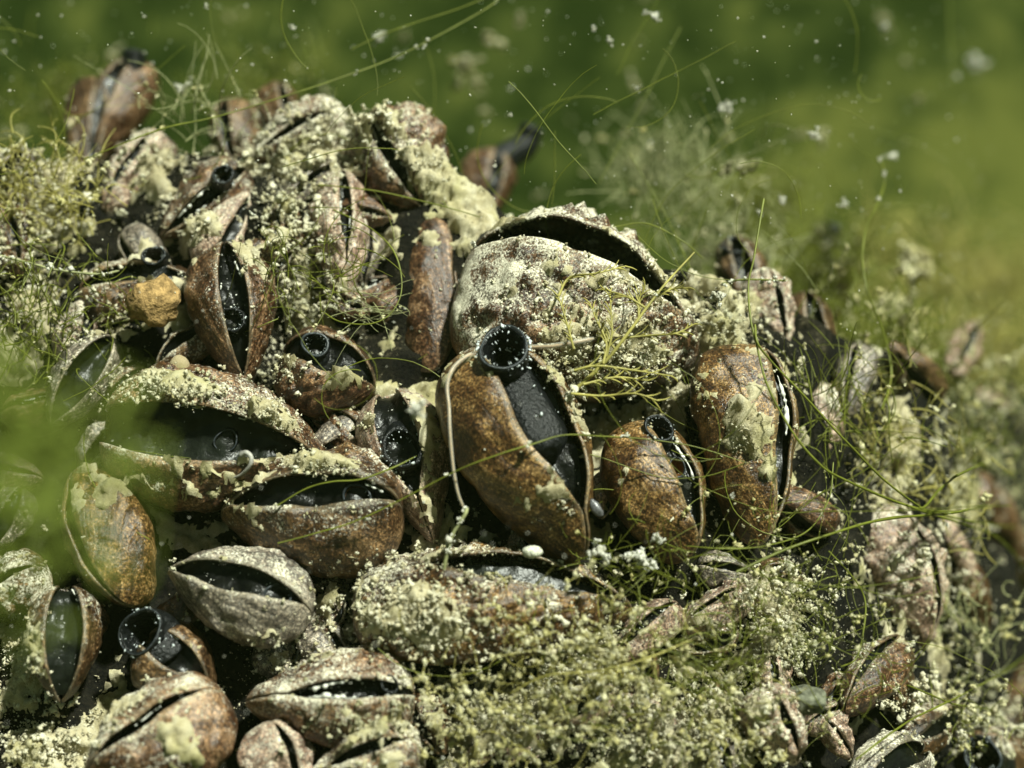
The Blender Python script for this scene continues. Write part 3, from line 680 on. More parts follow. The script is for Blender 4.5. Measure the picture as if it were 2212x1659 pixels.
def fluff(pos, nr, sz, t, K=14):
    # each floc is a crooked chain of tiny lumps, longer for bigger flocs
    n = len(pos)
    k = np.clip((1.4 + sz * 190 * rng.uniform(0.6, 1.2, n)).astype(int), 1, K)
    st = rng.normal(size=(n, K, 3)) * 0.62 + nr[:, None, :] * 0.16
    P = pos[:, None, :] + nr[:, None, :] * (sz * 0.2)[:, None, None] + np.cumsum(st, 1) * (sz * 0.5)[:, None, None]
    q = np.where(k > 2, rng.uniform(0.7, 1.0, n), 1.0)
    S_ = sz[:, None] * rng.uniform(0.28, 0.68, (n, K)) * q[:, None]
    S_[:, 0] *= 1.25
    T_ = np.clip(t[:, None] + rng.uniform(-0.14, 0.14, (n, K)), 0, 1)
    m = np.arange(K)[None, :] < k[:, None]
    return P[m], S_[m], T_[m]

for k, lst in SHELLS.items():
    for V, F, PH, coat in lst:
        c = V.mean(0)
        # outward normals
        def wgt(nr, cen, PH=PH, F=F, k=k):
            edge = np.clip(1 - PH[F[:, 0]] / 0.22, 0, 1)
            up = np.clip(0.25 + 0.9 * np.abs(nr[:, 2]) * np.sign(np.einsum('ij,ij->i', nr, cen - c) * nr[:, 2] + 1e-9).clip(0, 1), 0, 1.2)
            patch = np.clip((fbm(cen, 2.0, 60 + k) - 0.50 + 0.06 * coat) * 7, 0.05, 1.4)
            front = (PH[F[:, 0]] < 2.3)
            return (up * patch + 3.0 * edge) * front
        p, nr = sample(V, F, 215 * coat ** 0.7, wgt)
        sg = np.sign(np.einsum('ij,ij->i', nr, p - c)); nr = nr * sg[:, None]
        flocs(OWNERS[k], p, nr, 0.012, 0.05, 0.55, 0.6, 3)

def bw(nr, cen):
    fr = (np.abs(cen[:, 0]) < 8) & (cen[:, 2] > -5.5) & (cen[:, 2] < 5) & (cen[:, 1] < SLOPE * cen[:, 2] + recede(cen[:, 0]) + 1.5)
    return np.clip((fbm(cen, 1.5, 90) - 0.50) * 9, 0.03, 1.5) * fr * np.where(cen[:, 0] > 3.6, 0.5, 1.0)
p, nr = sample(BANK_V, BANK_F, 150, bw)
flocs(OWNERS[0], p, -nr if np.mean(nr[:, 2]) < 0 else nr, 0.014, 0.06, 0.45, 0.6, 4)

# heaps named by where they lie in the photograph
PILES = [(1210, 1450, 230, 120, 900, 0.014, 0.06, 0.66, 0.2), (1470, 1540, 200, 100, 700, 0.014, 0.06, 0.64, 0.2), (1060, 1560, 200, 90, 500, 0.014, 0.06, 0.64, 0.2), (1330, 820, 190, 110, 600, 0.014, 0.07, 0.7, 0.1), (860, 1340, 170, 70, 300, 0.014, 0.05, 0.6, 0.1), (1700, 1380, 150, 100, 400, 0.014, 0.06, 0.66, 0.2), (300, 830, 170, 60, 300, 0.014, 0.05, 0.66, 0.1), (640, 300, 170, 60, 900, 0.02, 0.09, 0.6, 0.12), (760, 260, 120, 40, 500, 0.02, 0.09, 0.6, 0.1), (930, 330, 70, 90, 700, 0.012, 0.05, 0.62, 0.05),
           (620, 420, 90, 90, 700, 0.02, 0.08, 0.62, 0.12), (630, 560, 80, 110, 1300, 0.016, 0.07, 0.66, 0.18), (690, 640, 90, 60, 800, 0.016, 0.07, 0.66, 0.15),
           (380, 850, 150, 45, 1300, 0.014, 0.06, 0.7, 0.1, -14), (590, 910, 110, 50, 800, 0.014, 0.05, 0.66, 0.06, -30), (700, 1015, 110, 25, 500, 0.012, 0.05, 0.72, 0.06, -8),
           (610, 780, 60, 70, 500, 0.014, 0.06, 0.66, 0.1), (1300, 800, 170, 110, 2600, 0.016, 0.075, 0.72, 0.14), (1230, 660, 200, 90, 900, 0.012, 0.05, 0.66, 0.05),
           (1430, 640, 80, 90, 600, 0.014, 0.06, 0.6, 0.06), (1290, 540, 160, 30, 350, 0.012, 0.05, 0.6, 0.04), (820, 900, 45, 80, 350, 0.012, 0.05, 0.65, 0.05, -60),
           (900, 1340, 170, 80, 2000, 0.014, 0.06, 0.6, 0.10), (1000, 1230, 200, 30, 900, 0.014, 0.055, 0.6, 0.08, -6), (1240, 1440, 130, 110, 1500, 0.018, 0.085, 0.66, 0.2),
           (1050, 1530, 170, 90, 1500, 0.018, 0.085, 0.62, 0.2), (1560, 1560, 130, 90, 1300, 0.018, 0.085, 0.62, 0.2), (1400, 1600, 160, 60, 900, 0.018, 0.085, 0.62, 0.2),
           (1680, 1290, 120, 70, 700, 0.018, 0.09, 0.72, 0.2), (1690, 1400, 70, 50, 400, 0.02, 0.10, 0.8, 0.2), (1980, 1240, 120, 140, 450, 0.02, 0.10, 0.62, 0.1),
           (2120, 1560, 100, 70, 600, 0.02, 0.10, 0.66, 0.2), (1950, 1510, 60, 40, 300, 0.02, 0.10, 0.72, 0.15), (1880, 1060, 100, 60, 120, 0.02, 0.09, 0.6, 0.1),
           (2060, 960, 60, 70, 150, 0.02, 0.09, 0.65, 0.2), (2180, 900, 60, 60, 100, 0.02, 0.09, 0.6, 0.2), (60, 350, 80, 70, 500, 0.02, 0.09, 0.6, 0.15),
           (90, 460, 110, 70, 600, 0.02, 0.10, 0.66, 0.15), (60, 620, 100, 90, 500, 0.02, 0.09, 0.6, 0.15), (210, 700, 120, 50, 500, 0.016, 0.07, 0.6, 0.1, 25),
           (60, 1440, 90, 120, 700, 0.016, 0.07, 0.62, 0.1), (90, 1600, 130, 60, 700, 0.016, 0.07, 0.66, 0.1), (270, 1540, 120, 30, 350, 0.014, 0.06, 0.7, 0.06, 28),
           (600, 1400, 70, 40, 350, 0.014, 0.06, 0.66, 0.06), (760, 1280, 120, 60, 800, 0.014, 0.06, 0.62, 0.08), (640, 1430, 120, 30, 300, 0.014, 0.05, 0.6, 0.06, 12),
           (780, 1560, 140, 50, 600, 0.014, 0.06, 0.6, 0.08), (1600, 960, 55, 75, 700, 0.008, 0.035, 0.55, 0.02), (1560, 700, 110, 60, 500, 0.016, 0.07, 0.64, 0.1),
           (1160, 1070, 110, 90, 60, 0.008, 0.028, 0.75, 0.02), (1215, 1085, 35, 14, 70, 0.012, 0.045, 0.75, 0.05, -35), (1060, 1190, 60, 20, 150, 0.012, 0.05, 0.66, 0.05),
           (1440, 1120, 80, 110, 90, 0.01, 0.04, 0.75, 0.03), (420, 470, 70, 60, 300, 0.02, 0.07, 0.6, 0.08), (300, 340, 130, 50, 400, 0.02, 0.07, 0.55, 0.1)]

def blanket():
    """loose silt drifted over shells and mud: a lumpy skin lying on whatever is under it"""
    nb = np.array([0, -math.sin(math.radians(50)), math.cos(math.radians(50))]); sb = np.array([0, math.cos(math.radians(50)), math.sin(math.radians(50))])
    xs = np.arange(-6.9, 6.9, 0.036); ss = np.arange(-6.3, 5.6, 0.036)
    X, S_ = np.meshgrid(xs, ss); H0 = np.zeros_like(X); nx = len(xs)
    for a_ in PILES:
        px, py, rx, ry, n = a_[:5]; lift = a_[8]
        if rx * ry < 2500 or n < 200: continue
        c = hit(px, py, 0.3); cs = np.dot(c, sb); ang = math.radians(a_[9] if len(a_) > 9 else 0)
        dx = X - c[0]; ds = S_ - cs; u = dx * math.cos(ang) + ds * math.sin(ang); v = -dx * math.sin(ang) + ds * math.cos(ang)
        st_ = min(1.0, 0.35 + 9.0 * n / (rx * ry) * 0.5)
        H0 = np.maximum(H0, st_ * np.exp(-((u / (rx * PXU)) ** 2 + (v / (ry * PXU * 1.1)) ** 2) * 1.1))
    W0 = X[..., None] * RIGHT + S_[..., None] * sb
    W0[..., 1] += recede(X)
    nz = fbm(W0, 2.0, 301, 4)
    H0 = np.maximum(H0 * np.where(X > 3.0, 0.66, 1.0), np.where(X > 3.0, 0.12, 0.26))
    th = 0.38 * (H0 - 0.38) + 0.62 * (nz - 0.50)
    P = W0.copy(); ok = np.zeros(X.shape, bool); own_ = np.zeros(X.shape, int)
    cand = np.argwhere(th > -0.09); dn = Vector(-nb)
    for i_, j_ in cand:
        o_ = W0[i_, j_] + nb * 3.0
        loc, nn, fi, dist = BVH.ray_cast(Vector(o_), dn, 6.0)
        if loc is None: continue
        nn = Vector(nn); 
        if nn.dot(dn) > 0: nn = -nn
        P[i_, j_] = loc; ok[i_, j_] = nn.z > -0.45
    fl = fbm(P, 7, 311, 4); fl2 = vnoise(P, 26, 317)
    hgt = np.clip(th, -0.09, 0.22) + np.where(th > -0.02, 0.30 * (fl - 0.45) + 0.085 * (fl2 - 0.5), 0)
    hgt = np.minimum(hgt, 0.26)
    P = P + nb * hgt[..., None] * 0.95 + np.array([0, 0, 1.0]) * hgt[..., None] * 0.15
    P = P + (np.stack([vnoise(P, 17, 331 + q) for q in range(3)], -1) - 0.5) * 0.05
    F = grid_faces(len(ss), nx); Pf = P.reshape(-1, 3); okf = ok.reshape(-1); hf = hgt.reshape(-1)
    q = Pf[F]; ext = np.linalg.norm(q.max(1) - q.min(1), axis=1)
    keep = okf[F].all(1) & (hf[F].max(1) > -0.035) & (ext < 0.20)
    F = F[keep]; used = np.unique(F); remap = -np.ones(len(Pf), int); remap[used] = np.arange(len(used))
    V = Pf[used]; F = remap[F]
    m_ = silt_mat('silt_drift', (0.17, 0.14, 0.07), (0.52, 0.46, 0.28), (0.84, 0.80, 0.62), (0.38, 0.36, 0.10), 0.4)
    o = mk('silt_drifts', V, F, m_, tone=np.clip(0.25 + 0.55 * fbm(V, 4, 340, 3) + 0.3 * (vnoise(V, 30, 350) - 0.5), 0, 1))
    tag(o, 'cream silt drifted over the shells and mud', kind='stuff')
    return o, V, F
SILT_O, SILT_V, SILT_F = blanket()
kS = len(OWNERS); OWNERS.append(dict(root=SILT_O, base=np.zeros(3), bag=Bag(), mat=M_SILT))
OWN_V.append(SILT_V); OWN_F.append(SILT_F + _off[0]); OWN.append(np.full(len(SILT_F), kS)); _off[0] += len(SILT_V)
ALLV = np.vstack(OWN_V); ALLF = np.vstack(OWN_F); ALLO = np.concatenate(OWN)
BVH = BVHTree.FromPolygons([tuple(v) for v in ALLV.tolist()], [tuple(f) for f in ALLF.tolist()])

def pile(px, py, rx, ry, n, smin=0.014, smax=0.07, tone=0.6, lift=0.05, ang=0.0, only=None):
    """loose silt settled over whatever lies there"""
    n = int(n * 0.82); q = rng.normal(size=(n, 2)) * 0.55; ca, sa = math.cos(math.radians(ang)), math.sin(math.radians(ang))
    X = px + rx * q[:, 0] * ca + ry * q[:, 1] * sa; Y = py - rx * q[:, 0] * sa + ry * q[:, 1] * ca
    by = {}
    for x_, y_ in zip(X, Y):
        d = Vector(ray(x_, y_)); loc, nn, fi, dist = BVH.ray_cast(Vector(CAM), d.normalized(), 60)
        if loc is None: continue
        o_ = int(ALLO[fi])
        nn = Vector(nn)
        if nn.dot(d) > 0: nn = -nn
        if nn.z < -0.6: continue
        by.setdefault(o_, []).append((loc[:], nn[:]))
    for o_, l in by.items():
        p = np.array([a[0] for a in l]); nr = np.array([a[1] for a in l])
        p = p + nr * (lift * rng.random(len(p)) ** 1.5)[:, None]
        flocs(OWNERS[o_], p, nr, smin, smax, tone, 0.55, 3)

for a_ in PILES:
    pile(*a_)

n_tri = 0
for k, own in enumerate(OWNERS):
    o = own['bag'].build('silt_crumbs', own['mat'], own['root'] if k else BANK, own['base'], smooth=False)
    if o: tag(o, kind='stuff')
    n_tri += sum(len(f) for f in own['bag'].F3)
print('crumb triangles', n_tri)

# ------------------------------------------------------------------ algal threads
def thread(label, pts, r=0.015, mat=M_ALGA, wob=0.02, group='long algal threads', bits=0, name='algal_thread', n=70):
    W_ = []
    for q in pts:
        W_.append(hit(q[0], q[1], q[2]) if len(q) < 4 else at(q[0], q[1], q[2]))
    C = spline(W_, n)
    C = C + (np.stack([vnoise(C, 1.6, 5 + i) for i in range(3)], -1) - 0.5) * wob
    R = r * (0.75 + 0.5 * vnoise(C, 3.0, 8)); R[-4:] *= np.linspace(1, 0.3, 4)
    base = C[0].copy(); V, F = tube(C, R * 0.8, 6)
    o = mk(name, V, F, mat, None, base); tag(o, label, 'alga', group)
    if bits:
        i = rng.integers(2, n - 2, bits); bg = Bag()
        crumbs(bg, np.repeat(C[i], 3, 0) + rng.normal(size=(bits * 3, 3)) * 0.02, rng.uniform(0.01, 0.03, bits * 3), rng.uniform(0.5, 1, bits * 3))
        b_ = bg.build('silt_specks', M_FLAKE, o, base); tag(b_, kind='stuff')
    return o

thread('long thread curving down the broad brown mussel to the thread crossing', [(1650, 430, 1.2), (1630, 553, 1.2), (1616, 613, 1.25), (1620, 686, 1.3), (1633, 740, 1.3), (1653, 819, 1.3), (1686, 889, 1.3), (1723, 949, 1.3), (1766, 999, 1.3), (1806, 1029, 1.3), (1906, 1072, 1.4), (1999, 1102, 1.6), (2080, 1105, 1.6)], 0.019)
thread('straight thread running from the siphon top down to the thread crossing', [(1630, 700, 1.3), (1636, 740, 1.35), (1666, 779, 1.3), (1713, 829, 1.3), (1763, 883, 1.3), (1829, 956, 1.35), (1906, 1033, 1.4), (1999, 1102, 1.6), (2050, 1125, 1.6)], 0.018)
thread('thread tipped with white flakes rising from the crossing', [(1985, 1098, 1.6), (1999, 1093, 1.6), (2039, 1049, 1.6), (2122, 1003, 1.6), (2230, 965, 1.6)], 0.019)
thread('wavy upright thread with a flaky tip in front of the yellow water', [(1906, 886, 0.6), (1923, 826, 0.6), (1923, 780, 0.6), (1906, 713, 0.6), (1873, 626, 0.6), (1863, 553, 0.5), (1872, 490, 0.5), (1895, 440, 0.5), (1910, 390, 0.5), (1900, 338, 0.5)], 0.017)
thread('thread arching from the green tangle to the far picture edge', [(1590, 1235, 0.9), (1680, 1195, 1.0), (1760, 1165, 1.2), (1830, 1142, 1.3), (1920, 1120, 1.5), (2010, 1112, 1.6), (2110, 1098, 1.6), (2240, 1072, 1.6)], 0.02)
thread('thread bending down to the edge beyond the thread crossing', [(1960, 1092, 1.6), (2010, 1110, 1.6), (2080, 1132, 1.6), (2150, 1160, 1.6), (2195, 1200, 1.6), (2230, 1250, 1.6)], 0.017)
thread('short thread leaving the crossing almost level', [(1990, 1100, 1.6), (2060, 1118, 1.6), (2130, 1132, 1.6), (2240, 1144, 1.6)], 0.016)
thread('thin thread drawn across the face of the central mussel', [(600, 1172, 0.9), (680, 1152, 0.9), (756, 1130, 1.0), (856, 1086, 1.1), (983, 1019, 1.4), (1069, 986, 1.5), (1153, 960, 1.5), (1219, 940, 1.4), (1303, 943, 1.2), (1400, 950, 1.0), (1500, 965, 0.9), (1620, 1000, 0.9)], 0.011, bits=6)
thread('long straight thread slanting over the crest to the top', [(180, 345, 0.6), (343, 280, 0.6), (466, 253, 0.5), (633, 203, 0.4), (736, 168, 0.3), (813, 140, 0.2), (922, 90, 0.1), (1052, 17, 0.0), (1090, -20, 0.0)], 0.012, bits=5)
thread('faint second thread above the crest thread', [(760, 105, 0), (839, 70, 0), (986, 20, 0), (1060, -10, 0)], 0.010)
thread('pale frayed thread reaching in beside the tan lump', [(-30, 545, 0.6), (60, 566, 0.6), (123, 583, 0.6), (213, 593, 0.5), (257, 586, 0.45)], 0.018, M_ALGA_P, bits=14)
thread('thread hooked like a shepherd crook in the dark cleft', [(720, 452, 0.5), (803, 493, 0.6), (853, 546, 0.7), (869, 620, 0.7), (849, 673, 0.7), (803, 700, 0.7), (736, 696, 0.6), (690, 670, 0.5)], 0.011)
thread('thread across the rust brown mussel near the crest', [(690, 400, 0.3), (736, 403, 0.3), (819, 413, 0.3), (909, 433, 0.3), (993, 456, 0.3), (1040, 470, 0.3)], 0.011)
thread('thread crossing the dark gape behind the dome', [(1235, 470, 0.3), (1269, 483, 0.3), (1322, 490, 0.3), (1396, 483, 0.3), (1473, 520, 0.3), (1520, 560, 0.2)], 0.011)
thread('short level thread with a white knot above the right mussel', [(1560, 612, 0.6), (1600, 604, 0.6), (1650, 604, 0.6), (1703, 606, 0.6)], 0.012, bits=8)
thread('stout pale stalk leaning at the foot of the central mussel', [(1008, 1098, 1.1), (1003, 1113, 1.1), (979, 1153, 1.0), (966, 1199, 0.9), (956, 1255, 0.7)], 0.028, M_ALGA_P, bits=8)
thread('thread lying over the lower left brown valve', [(600, 1090, 0.9), (660, 1055, 0.95), (715, 1040, 1.0), (780, 1035, 1.0), (850, 1010, 1.0), (900, 985, 0.9)], 0.012)
thread('thread looping into a ring beside the dark hollow', [(1790, 1190, 1.0), (1836, 1240, 1.1), (1863, 1280, 1.1), (1870, 1320, 1.1), (1860, 1390, 1.0), (1846, 1426, 0.9), (1815, 1440, 0.9)], 0.012)
thread('curled hair thread around a dark hollow in the tangle', [(1500, 1330, 0.8), (1560, 1325, 0.8), (1583, 1345, 0.8), (1580, 1375, 0.8), (1560, 1384, 0.8), (1548, 1370, 0.8)], 0.010)
thread('blurred thread leaning through the upper green water', [(1470, 60, -1.5), (1400, 200, -1.5), (1345, 300, -1.5), (1290, 400, -1.5)], 0.007, M_ALGA)
thread('blurred upright thread hanging near the top corner', [(2050, -20, -1.5), (2054, 90, -1.5), (2060, 190, -1.5)], 0.009)
thread('faint bent thread in the yellow green water', [(1360, 330, -1.0), (1400, 400, -1.0), (1440, 470, -1.0), (1500, 600, -0.8)], 0.010)
thread('faint thread descending behind the flaky tipped thread', [(2170, 240, -1.0), (2172, 340, -1.0), (2190, 420, -1.0), (2230, 520, -1.0)], 0.012)
thread('blurred thread slanting across the yellow water', [(1940, 470, -0.6), (2010, 540, -0.6), (2100, 640, -0.6), (2240, 760, -0.6)], 0.012)
thread('thread rising from the yellow tuft over the silt', [(1100, 1500, 0.9), (1180, 1460, 1.1), (1290, 1450, 1.2), (1400, 1420, 1.2), (1500, 1380, 1.1)], 0.012, M_ALGA_Y)
thread('thread sagging over the lower corner silt', [(1850, 1640, 0.9), (1960, 1560, 1.0), (2080, 1500, 1.1), (2170, 1450, 1.1), (2240, 1400, 1.1)], 0.014)
thread('thread bowed across the lower corner siphon', [(1960, 1480, 0.8), (2060, 1520, 0.9), (2150, 1540, 0.9), (2190, 1600, 0.8), (2200, 1680, 0.8)], 0.014)
thread('thread hanging beside the broad brown mussel', [(1800, 1000, 0.9), (1790, 1080, 0.9), (1740, 1150, 0.9), (1650, 1180, 0.9), (1560, 1185, 0.9), (1480, 1180, 0.8)], 0.011)

def tuft(label, px, py, off, spread, n, length, r=0.010, mat=M_ALGA, curl=1.0, lean=(0, 0.6, 0.6), silt_n=0, group='algal tufts', name='algal_tuft', depth=None, seg=9, szs=(0.012, 0.05)):
    root_p = hit(px, py, off) if depth is None else at(px, py, depth)
    o = empty(name, root_p); tag(o, label, 'alga', group)
    bg = Bag(); sb = Bag(); ld = camvec(*lean); ends = []
    for i in range(n):
        q = rng.normal(size=2) * spread * PXU * 0.5
        p = root_p + q[0] * RIGHT + q[1] * UP * 0.75 - FWD * rng.normal() * spread * PXU * 0.15
        d = ld + rng.normal(size=3) * 0.75; d /= np.linalg.norm(d)
        ln = length * PXU * rng.uniform(0.4, 1.2); C = [p]; ax = rng.normal(size=3); ax /= np.linalg.norm(ax)
        cv = rng.normal() * 0.22 * curl
        for s in range(seg - 1):
            d = d + np.cross(ax, d) * cv + rng.normal(size=3) * 0.05; d /= np.linalg.norm(d)
            C.append(C[-1] + d * ln / seg)
        C = np.array(C); ends.append(C)
        V, F = tube(C, r * rng.uniform(0.6, 1.3) * np.linspace(1, 0.45, seg), 4); bg.add(V, F)
    s_ = bg.build('strands', mat, o, root_p); tag(s_, kind='stuff')
    if silt_n:
        E = np.vstack(ends); i = rng.integers(0, len(E), silt_n)
        silt_n = int(silt_n * 0.8); i = rng.integers(0, len(E), silt_n); sz = 0.8 * szs[0] * (0.8 * szs[1] / szs[0]) ** (rng.random(silt_n) ** 2.2)
        p, s2, tt = fluff(E[i], np.tile(-FWD, (silt_n, 1)), sz, rng.uniform(0.35, 1, silt_n))
        crumbs(sb, p, s2, tt)
        t_ = sb.build('silt_crumbs', M_SILT_G, o, root_p, smooth=False); tag(t_, kind='stuff')
    return o

tuft('yellow fluffy algal tuft sprouting from the wide crusted mussel', 1240, 1450, 0.85, 200, 220, 100, 0.006, M_ALGA_Y, 1.3, (-0.1, 0.6, 0.6), 2000, szs=(0.009, 0.085))
tuft('yellow algal tuft low on the silt slope', 1060, 1570, 0.6, 180, 110, 80, 0.006, M_ALGA_Y, 1.3, (0, 0.6, 0.6), 1100, szs=(0.009, 0.08))
tuft('tangle of green hair algae holding white flakes', 1680, 1290, 0.6, 200, 120, 170, 0.005, M_ALGA, 2.2, (0, 0.4, 0.5), 500, szs=(0.010, 0.085))
tuft('green hair algae fanning over the dark hollow', 1500, 1440, 0.6, 150, 80, 200, 0.005, M_ALGA, 1.5, (0.4, 0.5, 0.4), 120)
tuft('green hair algae knot below the loop thread', 1780, 1440, 0.5, 150, 80, 150, 0.005, M_ALGA, 2.2, (0.2, 0.3, 0.5), 160)
tuft('olive algal fuzz at the bottom of the silt slope', 1540, 1580, 0.5, 170, 90, 80, 0.006, M_ALGA_Y, 1.3, (0, 0.6, 0.5), 900, szs=(0.009, 0.08))
tuft('silted green fuzz in the lower far corner', 2080, 1560, 0.5, 130, 60, 110, 0.008, M_ALGA, 1.3, (0, 0.6, 0.5), 450, szs=(0.012, 0.08))
tuft('yellow green fuzz with silt grains at the upper picture edge', 60, 430, 0.0, 170, 260, 120, 0.009, M_ALGA_Y, 1.2, (0.1, 0.8, 0.3), 260, szs=(0.02, 0.09))
tuft('green fuzz below the pale frayed thread', 80, 690, 0.2, 190, 240, 110, 0.009, M_ALGA, 1.2, (0, 0.7, 0.4), 160, szs=(0.014, 0.06))
tuft('thin green hairs spread over the loose silt heap', 660, 600, 0.6, 120, 70, 170, 0.007, M_ALGA, 0.8, (0.3, 0.3, 0.6), 20)
tuft('fine hairs rising by the ringed siphon', 790, 660, 0.4, 60, 26, 140, 0.006, M_ALGA_P, 0.6, (0.8, -0.2, 0.3), 12)
tuft('fine green hairs in front of the far flank', 1800, 900, 0.2, 160, 110, 200, 0.008, M_ALGA, 0.9, (-0.1, 0.8, 0.2), 40, szs=(0.02, 0.07))
tuft('soft green growth behind the broad brown mussel', 1880, 800, -2.5, 190, 200, 180, 0.012, M_ALGA, 1.0, (0, 0.9, 0.2), 90, szs=(0.03, 0.09))
tuft('soft yellow growth at the far picture edge', 2140, 800, -3.0, 180, 200, 170, 0.014, M_ALGA_Y, 1.0, (0, 0.9, 0.1), 90, szs=(0.03, 0.10))
tuft('dull green growth under the far stalks', 2050, 960, -1.2, 190, 120, 150, 0.012, M_ALGA, 1.0, (0, 0.8, 0.3), 120, szs=(0.03, 0.09))
tuft('wispy crest growth between the dome and the green water', 1480, 420, -3.0, 200, 80, 240, 0.009, M_ALGA_P, 0.8, (0, 0.8, 0.1), 60, szs=(0.02, 0.08))
tuft('sparse hairs leaning over the tiny crest mussels', 420, 260, -0.3, 160, 40, 200, 0.008, M_ALGA_P, 0.8, (0.2, 0.6, 0.2), 40, szs=(0.02, 0.07))
tuft('hair algae under the white edged mussel', 1380, 1230, 0.7, 120, 60, 160, 0.007, M_ALGA, 1.2, (0.1, 0.3, 0.6), 50)
for lb, px_, py_, of_, sp_, n_, ln_, m_, sn_ in [('soft pale growth blurred in the green behind the dome', 1420, 380, -8.0, 170, 110, 190, M_ALGA_P, 60), ('hazy green growth behind the dark crest mussel', 1640, 470, -9.0, 190, 190, 200, M_ALGA, 90),
        ('hazy olive growth around the shadowy mussel', 1780, 600, -6.0, 190, 230, 190, M_ALGA, 90), ('soft yellow weed in the bright water patch', 1980, 600, -11.0, 240, 260, 240, M_ALGA_Y, 60),
        ('soft yellow green weed at the far edge of the water', 2160, 640, -9.0, 210, 260, 220, M_ALGA_Y, 70), ('pale hazy fuzz along the crest behind the dome', 1560, 560, -4.0, 150, 150, 130, M_ALGA_P, 120),
        ('dim green weed behind the lone reddish mussel', 120, 250, -10.0, 200, 160, 200, M_ALGA, 30), ('dim green weed behind the buried crest mussels', 560, 210, -10.0, 220, 140, 170, M_ALGA, 40)]:
    tuft(lb, px_, py_, of_, sp_, n_, ln_, 0.016, m_, 1.0, (0, 0.9, 0.1), sn_, szs=(0.03, 0.10))
for lb, px_, py_, of_, sp_, n_, ln_, m_, sn_ in [('soft silted fuzz behind the straight thread', 1850, 960, -0.5, 190, 120, 120, M_ALGA_Y, 320), ('yellow silted fuzz between the far mussels', 1960, 1060, -0.3, 190, 120, 110, M_ALGA_Y, 320), ('pale silted fuzz around the grey white stalk', 2060, 900, -1.0, 190, 110, 130, M_ALGA_P, 320),
        ('blurred silted fuzz at the far edge below the crossing', 2170, 1080, -0.6, 170, 90, 120, M_ALGA_P, 260), ('soft silted fuzz under the pinkish silted mussel', 2080, 1380, 0.0, 180, 90, 120, M_ALGA_P, 300),
        ('pale fuzz along the far crest edge', 2120, 740, -1.5, 210, 140, 150, M_ALGA_Y, 260), ('olive fuzz on the crest below the shadowy mussel', 1850, 720, -1.2, 180, 130, 140, M_ALGA, 220)]:
    tuft(lb, px_, py_, of_, sp_, n_, ln_, 0.010, m_, 1.2, (0, 0.7, 0.4), sn_, szs=(0.012, 0.09))
tuft('dense green weed blurred close to the lens', -25, 1030, 0, 150, 260, 80, 0.026, M_WEED, 1.2, (0.2, 0.5, 0.2), 0, depth=10.5, seg=9)

# feathery branching alga in front of the silted dome
def feather():
    root_p = hit(1233, 850, 1.15); o = empty('branched_alga', root_p)
    tag(o, 'feathery olive branched alga in front of the silted dome', 'alga', 'algal tufts')
    stem = [(1233, 850, 1.15), (1303, 786, 1.3), (1349, 730, 1.4), (1396, 666, 1.45), (1440, 610, 1.45), (1500, 545, 1.45)]
    br = [[(1303, 786), (1310, 740), (1288, 690), (1274, 655)], [(1310, 770), (1322, 720), (1320, 680), (1318, 630)], [(1240, 755), (1225, 700), (1206, 640)], [(1349, 730), (1400, 725), (1460, 720), (1500, 700)],
          [(1233, 850), (1300, 855), (1370, 850), (1420, 865)], [(1260, 830), (1330, 815), (1400, 822)], [(1396, 666), (1352, 640), (1300, 625)], [(1206, 640), (1230, 600), (1290, 590), (1350, 575)],
          [(1330, 755), (1300, 720), (1302, 700)], [(1380, 690), (1380, 650), (1392, 625)], [(1420, 640), (1450, 625), (1490, 622)], [(1240, 800), (1290, 790), (1370, 800), (1450, 812)]]
    V, F = tube(spline([hit(*q) for q in stem], 40), np.linspace(0.026, 0.010, 40), 6); mk('stem', V, F, M_ALGA_Y, o, root_p)
    for b_ in br:
        C = spline([hit(x_, y_, 1.3 + 0.12 * math.sin(x_)) for x_, y_ in b_], 24)
        bg = Bag(); V, F = tube(C, np.linspace(0.016, 0.007, 24), 5); bg.add(V, F)
        for i in range(3, 24, 2):
            d = C[min(i + 1, 23)] - C[i - 1]; d /= np.linalg.norm(d)
            sd = np.cross(d, FWD) * random.choice((-1, 1)); e = C[i] + (d * 0.75 + sd * 0.5 - FWD * random.uniform(-0.3, 0.3)) * random.uniform(0.08, 0.24)
            V, F = tube(spline([C[i], (C[i] + e) / 2 + d * 0.02, e], 6), np.linspace(0.010, 0.004, 6), 4); bg.add(V, F)
        bg.build('branch', M_ALGA_Y, o, root_p)
feather()

